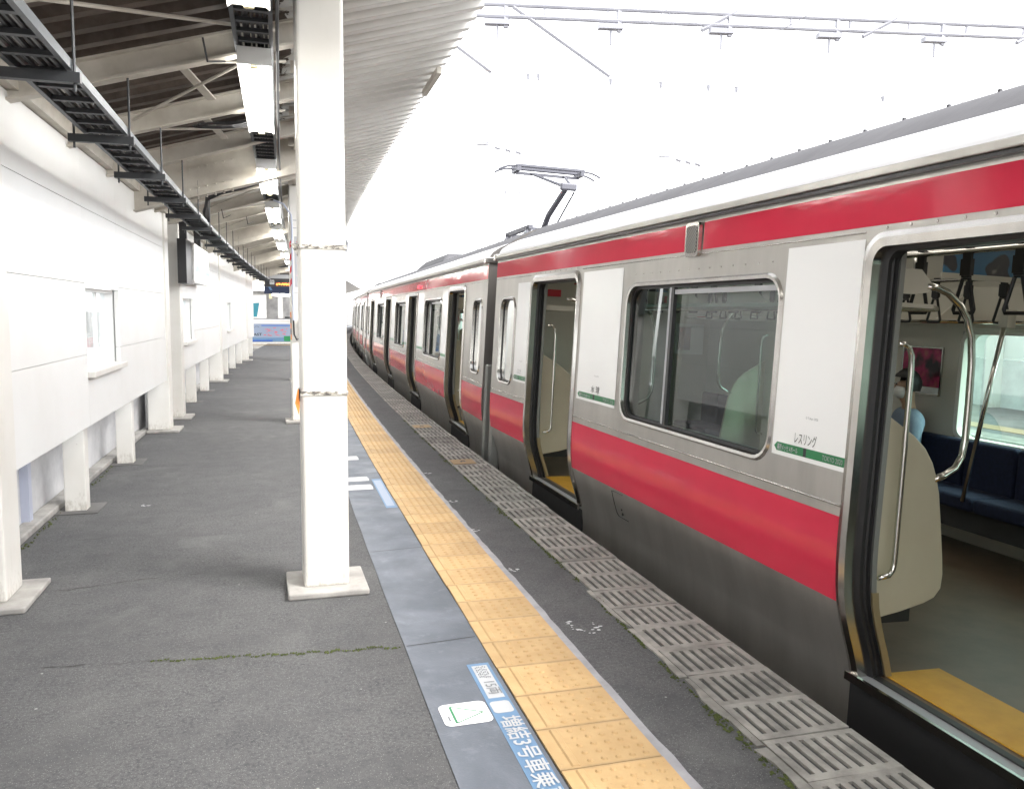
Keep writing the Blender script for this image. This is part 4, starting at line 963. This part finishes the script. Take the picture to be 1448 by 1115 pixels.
st_ = MB(); st_.box(-.008, .008, -.024, .024, -.13, .022); st_.box(-.012, .012, -.030, .030, -.12, -.04)
tri_ = [(0,-.055,-.30),(0,.055,-.30),(0,.062,-.285),(0,.020,-.135),(0,-.020,-.135),(0,-.062,-.285)]
st_.tube(tri_ + [tri_[0]], .0095, 6)
sm = st_.mesh("strap", M["strap"])
straps = []
for x in (.70, 2.20):
    for k in range(-28, 29):
        y = 2.91 + .295*k
        if -8.3 < y < 8.3: straps.append(link("strap", sm, car, (x, y, 1.99)))
for d in (2.41, 7.23):
    MB().tube([(W_CAR-.25, d-.62, .0), (W_CAR-.25, d-.62, 2.2)], .016, 8).obj("pole", M["chrome"], car)
MB().tube([(2.20, 4.35, 1.70), (2.26, 4.62, .42)], .016, 8).obj("pole", M["chrome"], car, smooth=True)
MB().box(2.165, 2.235, 4.30, 4.37, 1.66, 1.78).obj("pole_clamp", M["interior"], car)
# framed advertisements
m = M["ad"] = mat("magenta_poster", (.4,.02,.1), .35); v = pos(m, (1,1,1), True)
base(m, ramp(m, noise(m, v, 7, 3, .5), [(.38, (.02,.015,.02)), (.47, (.16,.02,.05)), (.55, (.42,.02,.12)), (.68, (.45,.12,.14))]))
ad = link("framed_advert", None, car)
MB().box(W_CAR-.155, W_CAR-.142, 5.42, 5.86, 1.10, 1.50).obj("frame", M["steel_polish"], ad); MB().box(W_CAR-.158, W_CAR-.1555, 5.435, 5.845, 1.17, 1.488).obj("print", M["ad"], ad); MB().box(W_CAR-.158, W_CAR-.1555, 5.435, 5.845, 1.113, 1.168).obj("caption_strip", M["white_film"], ad)
ad = link("framed_advert", None, car)
MB().box(W_CAR-.155, W_CAR-.142, 7.0, 7.5, 1.2, 1.66).obj("frame", M["white_film"], ad); MB().box(W_CAR-.158, W_CAR-.1555, 7.22, 7.46, 1.25, 1.62).obj("print", M["ad"], ad)
m = M["ad_blue"] = mat("blue_hanging_poster", (.06,.2,.38), .35); v = pos(m, (1,1,1), True)
base(m, ramp(m, noise(m, v, 5, 2, .4), [(.40, (.05,.17,.32)), (.50, (.06,.20,.36)), (.53, (.05,.05,.06)), (.62, (.06,.06,.07)), (.66, (.62,.58,.52))]))
for y in (-5.8, -1, 3.72, 4.9, 8.0):
    MB().box(1.05, 1.80, y-.004, y+.004, 1.93, 2.19).obj("hanging_poster", M["ad_blue"], car); MB().box(1.04, 1.81, y-.006, y+.006, 1.90, 1.93).obj("poster_rail", M["interior"], car)

def kids(o): return [c_ for c_ in bpy.data.objects if c_.parent == o]
allkids = {}
for o in bpy.data.objects:
    if o.parent: allkids.setdefault(o.parent.name, []).append(o)
SKIP = {"strap", "rivets", "sleeper", "bar_hanger"}
def copy_tree(o, parent=None, skip=()):
    c_ = o.copy(); col.objects.link(c_); c_.parent = parent
    for ch in allkids.get(o.name, []):
        if ch.name.split(".")[0] in skip: continue
        copy_tree(ch, c_, skip)
    return c_
CANT = R(2.3)
car.rotation_euler = (0, CANT, 0)
labs = ["second silver train car, just beyond the gap after the nearest car", "third silver train car, curving away past the second", "fourth silver train car, seen almost edge-on", "fifth silver train car at the end of the curve"]
ya = 9.3 + .46; xa = 2.52; carobjs = []
for k in range(4):
    ymid = ya + LH; ang = .010 + .00182*ymid
    c2 = copy_tree(car, None, () if k == 0 else SKIP | {"seat_cushion", "seat_back", "handrail", "bracket", "hanging_poster"})
    c2["label"] = labs[k]
    dx, dy = math.sin(ang)*LH, math.cos(ang)*LH
    c2.location = (xa + dx, ya + dy, 0); c2.rotation_euler = (0, CANT, -ang)
    xa += 2*dx + .46*math.sin(ang); ya += 2*dy + .46*math.cos(ang); carobjs.append(c2)
# pantographs on the second and third cars (local: x across, y along, z up)
def panto(carobj, yb):
    p = link("pantograph", None, carobj); xc = 1.45
    bs = MB()
    for x in (.95, 1.95): bs.bar((x, yb-.7, 2.88), (x, yb+.7, 2.88), .06, .06)
    for y in (-.6, .6): bs.bar((.9, yb+y, 2.86), (2.0, yb+y, 2.86), .05, .05)
    bs.obj("base_frame", M["panto"], p)
    for x in (.95, 1.95):
        for y in (-.6, .6): MB().tube([(x, yb+y, 2.68), (x, yb+y, 2.73), (x, yb+y, 2.76), (x, yb+y, 2.80), (x, yb+y, 2.86)], [.05,.075,.045,.075,.04], 10).obj("insulator", M["porcelain"], p)
    MB().tube([(xc, yb+.5, 2.92), (xc-.02, yb+.1, 3.16), (xc-.02, yb-.75, 3.46)], [.05,.045,.04], 8).obj("lower_arm", M["panto"], p)
    MB().tube([(xc+.12, yb+.42, 2.90), (xc+.10, yb-.72, 3.40)], .015, 6).obj("link_rod", M["panto"], p)
    for s_ in (-1, 1): MB().tube([(xc+s_*.06, yb-.76, 3.46), (xc+s_*.26, yb+.30, 3.78)], [.026,.018], 8).obj("upper_arm", M["panto"], p)
    MB().box(xc-.12, xc+.12, yb-.80, yb-.72, 3.41, 3.51).obj("knuckle", M["panto"], p, bevel=.02)
    hd = link("pan_head", None, p)
    for q in (-.14, .14):
        pts = [(-.80,-.07),(-.74,-.04),(-.66,-.012),(-.55,0),(.55,0),(.66,-.012),(.74,-.04),(.80,-.07)]
        MB().tube([(xc+a, yb+.32+q, 3.86+b) for a, b in pts], .017, 6).obj("horn", M["panto"], hd)
        MB().box(xc-.54, xc+.54, yb+.32+q-.02, yb+.32+q+.02, 3.86, 3.892).obj("contact_strip", M["panto"], hd)
    for x in (-.5, .5):
        MB().box(xc+x-.03, xc+x+.03, yb+.13, yb+.51, 3.79, 3.85).obj("spring_box", M["panto"], hd)
    MB().bar((xc-.5, yb+.32, 3.78), (xc+.5, yb+.32, 3.78), .04, .04).obj("cross_tube", M["panto"], hd)
panto(carobjs[0], -LH + 2.3)

# ------------------------------------------------------------------ seated passenger (far bench of the nearest car)
def skin(name, verts, edges, radii, m, parent, root=0, sub=2):
    me = bpy.data.meshes.new(name); me.from_pydata(verts, edges, []); bm = bmesh.new(); bm.from_mesh(me); ly = bm.verts.layers.skin.verify()
    for i, v_ in enumerate(bm.verts): r_ = radii[i]; v_[ly].radius = r_ if isinstance(r_, tuple) else (r_, r_); v_[ly].use_root = (i == root)
    bm.to_mesh(me); bm.free(); me.materials.append(m); o = link(name, me, parent)
    s_ = o.modifiers.new("skin", 'SKIN'); s_.use_smooth_shade = True; b_ = o.modifiers.new("subdiv", 'SUBSURF'); b_.levels = sub; b_.render_levels = sub
    return o
skinm = worn("skin_tone", (.46,.29,.20), (.42,.26,.175), 8, .5, 0, 0); hairm = worn("black_hair", (.012,.011,.011), (.02,.018,.017), 40, .5, 0, .4)
shirtm = worn("blue_striped_shirt", (.20,.26,.34), (.16,.215,.30), 30, .8, 0, .2); trm = mat("dark_trousers", (.03,.03,.035), .8); maskm = mat("white_mask", (.78,.77,.75), .7)
pw = Matrix.Translation((2.5, .07, 0)) @ Matrix.Rotation(CANT, 4, 'Y')
person = thing("person", "seated passenger in a light blue shirt and white face mask, dark hair", "person", pw @ Vector((2.62, 5.53, .475)))
person.rotation_euler = (0, CANT, R(-26))     # faces -x (across the car)
# local: -x forward, y to his right, z up from the seat
bv = [(-.08,0,.10),(-.06,0,.30),(-.05,0,.45),(-.05,0,.53),(-.07,0,.58),(-.10,0,.665),(-.10,0,.75),
      (-.05,.17,.46),(-.10,.23,.26),(-.30,.17,.16),(-.05,-.17,.46),(-.10,-.23,.26),(-.30,-.17,.16),
      (-.12,.09,.07),(-.50,.10,.07),(-.50,.10,-.36),(-.12,-.09,.07),(-.50,-.10,.07),(-.50,-.10,-.36),(-.60,.10,-.40),(-.60,-.10,-.40)]
be = [(0,1),(1,2),(2,3),(3,4),(4,5),(5,6),(2,7),(7,8),(8,9),(2,10),(10,11),(11,12),(0,13),(13,14),(14,15),(0,16),(16,17),(17,18),(15,19),(18,20)]
br_ = [.09,.09,.07,.05,.055,(.088,.075),(.075,.07),.04,.038,.032,.04,.038,.032,.06,.055,.04,.06,.055,.04,.035,.035]
skin("body", bv, be, br_, skinm, person)
skin("shirt", [(-.07,0,.06),(-.065,0,.20),(-.055,0,.34),(-.045,0,.455),(-.045,.16,.455),(-.075,.235,.32),(-.10,.25,.22),(-.045,-.16,.455),(-.075,-.235,.32),(-.10,-.25,.22)],
     [(0,1),(1,2),(2,3),(3,4),(4,5),(5,6),(3,7),(7,8),(8,9)], [(.16,.14),(.165,.14),(.165,.13),.115,.085,.068,.06,.085,.068,.06], shirtm, person)
skin("trousers", [(-.09,0,.08),(-.14,.10,.075),(-.50,.10,.075),(-.50,.10,-.33),(-.14,-.10,.075),(-.50,-.10,.075),(-.50,-.10,-.33)], [(0,1),(1,2),(2,3),(0,4),(4,5),(5,6)], [.14,.10,.078,.06,.10,.078,.06], trm, person)
def ell(c_, rx, ry, rz, m, name, cut=None, seed=0, wob=0):
    bm = bmesh.new(); bmesh.ops.create_uvsphere(bm, u_segments=20, v_segments=14, radius=1); rr = random.Random(seed)
    for v_ in bm.verts: k_ = 1 + rr.uniform(-wob, wob); v_.co = Vector((c_[0]+v_.co.x*rx*k_, c_[1]+v_.co.y*ry*k_, c_[2]+v_.co.z*rz*k_))
    if cut:
        dele = [v_ for v_ in bm.verts if cut(v_.co)]; bmesh.ops.delete(bm, geom=dele, context='VERTS')
    me = bpy.data.meshes.new(name); bm.to_mesh(me); bm.free(); me.materials.append(m)
    for p in me.polygons: p.use_smooth = True
    return link(name, me, person)
ell((-.085,0,.715), .112, .092, .125, hairm, "hair", lambda c_: c_.z < .745 and c_.x < -.135 or c_.z < .64, 4, .03)
ell((-.120,0,.650), .072, .078, .062, maskm, "mask", lambda c_: c_.x > -.115 or c_.z > .70)
for s_ in (-1, 1): ell((-.09, s_*.085, .675), .022, .012, .034, skinm, "ear"); ell((-.178, s_*.034, .712), .008, .012, .007, mat("eye_dark", (.03,.02,.02), .3), "eye")
ell((-.188,0,.69), .018, .013, .02, skinm, "nose")

# ------------------------------------------------------------------ overhead line equipment
gt = thing("overhead_gantry", "pale grey steel gantry beam across the tracks with diagonal hangers", "gantry")
def gp(x, z): t_ = (x - 3.2) / 8.0; return Vector((x, 12.0 - 1.6*t_, z))
mb = MB()
for z in (6.02, 5.86): mb.tube([gp(1.2, z), gp(22, z)], .034, 8)
mb.obj("chord", M["gantry"], gt)
for k in range(22): MB().bar(gp(2.2+.9*k, 5.86), gp(2.2+.9*k, 6.02), .03, .03).obj("batten", M["gantry"], gt)
for k in range(9):
    x = 3.45 + 1.62*k
    MB().bar(gp(x, 6.06), gp(x, 5.70), .06, .05).obj("hanger", M["gantry"], gt)
    MB().bar(gp(x-.30, 5.77), gp(x+.05, 5.77), .12, .07).obj("bracket", M["gantry"], gt)
    MB().tube([gp(x-.12, 5.74), gp(x-.12, 5.52)], .018, 6).obj("pin", M["gantry"], gt)
for (xa_, xb_) in ((3.55, 4.95), (1.95, 3.25)):
    MB().tube([gp(xa_, 6.0), gp(xb_, 5.08)], .030, 6).obj("diagonal", M["gantry"], gt)
for (xa_, xb_) in ((6.78, 5.3), (9.2, 7.6), (11.6, 10.0), (13.4, 11.8)):
    MB().tube([gp(xa_, 6.06), gp(xa_-.5, 5.78)], .035, 6).obj("diagonal", M["gantry"], gt); MB().tube([gp(xa_-.5, 5.78), gp(xb_, 5.1)], .007, 5).obj("stay_wire", M["gantry"], gt)
for k, (y, x0, x1) in enumerate(((12.0, 1.8, 20), (26, 3.2, 20), (40, 4.5, 22))):
    lab = ["cross-span wire with small insulators below the gantry", "second cross-span wire over the tracks", "third, farthest cross-span wire over the tracks"][k]
    sp_ = thing("span_wire", lab, "wire", group="cross-span wires")
    z = 5.06 + .35*k
    MB().tube([(x0, y, z), ((x0+x1)/2, y-.9, z-.02), (x1, y-1.8, z)], .006, 5).obj("wire", M["wire"], sp_)
    for x in (3.75, 3.9, 4.98, 5.75, 6.5, 6.95, 9.4):
        MB().tube([(x+.9*k, y-.1*(x-1.8), z-.01), (x+.9*k, y-.1*(x-1.8), z-.09)], [.035,.02], 6).obj("insulator", M["porcelain"], sp_)
for k, (x0, lab) in enumerate(((3.95, "contact wire above the standing train"), (7.55, "contact wire above the empty track"))):
    cw = thing("contact_wire", lab, "wire", group="contact wires")
    MB().tube([P(x0, -12+4*i, 3.915 if k == 0 else 4.05) for i in range(28)], .003, 5).obj("wire", M["gantry"], cw)
    MB().tube([P(x0, -12+4*i, 4.75 + .10*((i % 4)-1.5)**2) for i in range(28)], .003, 5).obj("messenger", M["gantry"], cw)
    for i in range(-3, 25): MB().tube([P(x0, 4*i, 3.93), P(x0, 4*i, 4.9)], .0015, 4).obj("dropper", M["gantry"], cw)
for x, y, z, lab in ((4.3, 16.5, 4.95, "small hanging insulator bracket left of the pantograph"), (7.8, 15.5, 4.75, "small hanging insulator bracket right of the pantograph")):
    b_ = thing("wire_bracket", lab, "bracket")
    MB().box(x-.12, x+.12, y-.05, y+.05, z, z+.10).obj("plate", M["porcelain"], b_)
    for k in range(3): MB().tube([(x+.25+.22*k, y, z-.02-.03*k), (x+.36+.22*k, y, z-.05-.03*k)], .035, 6).obj("disc", M["porcelain"], b_)
    MB().tube([(x, y, z+.1), (x, y, z+.6)], .004, 4).obj("wire", M["wire"], b_)
pole = thing("catenary_mast", "grey overhead-line mast beyond the opposite platform", "mast")
MB().box(13.6, 13.85, 7.6, 7.9, -1.3, 8).obj("mast", M["gantry"], pole)
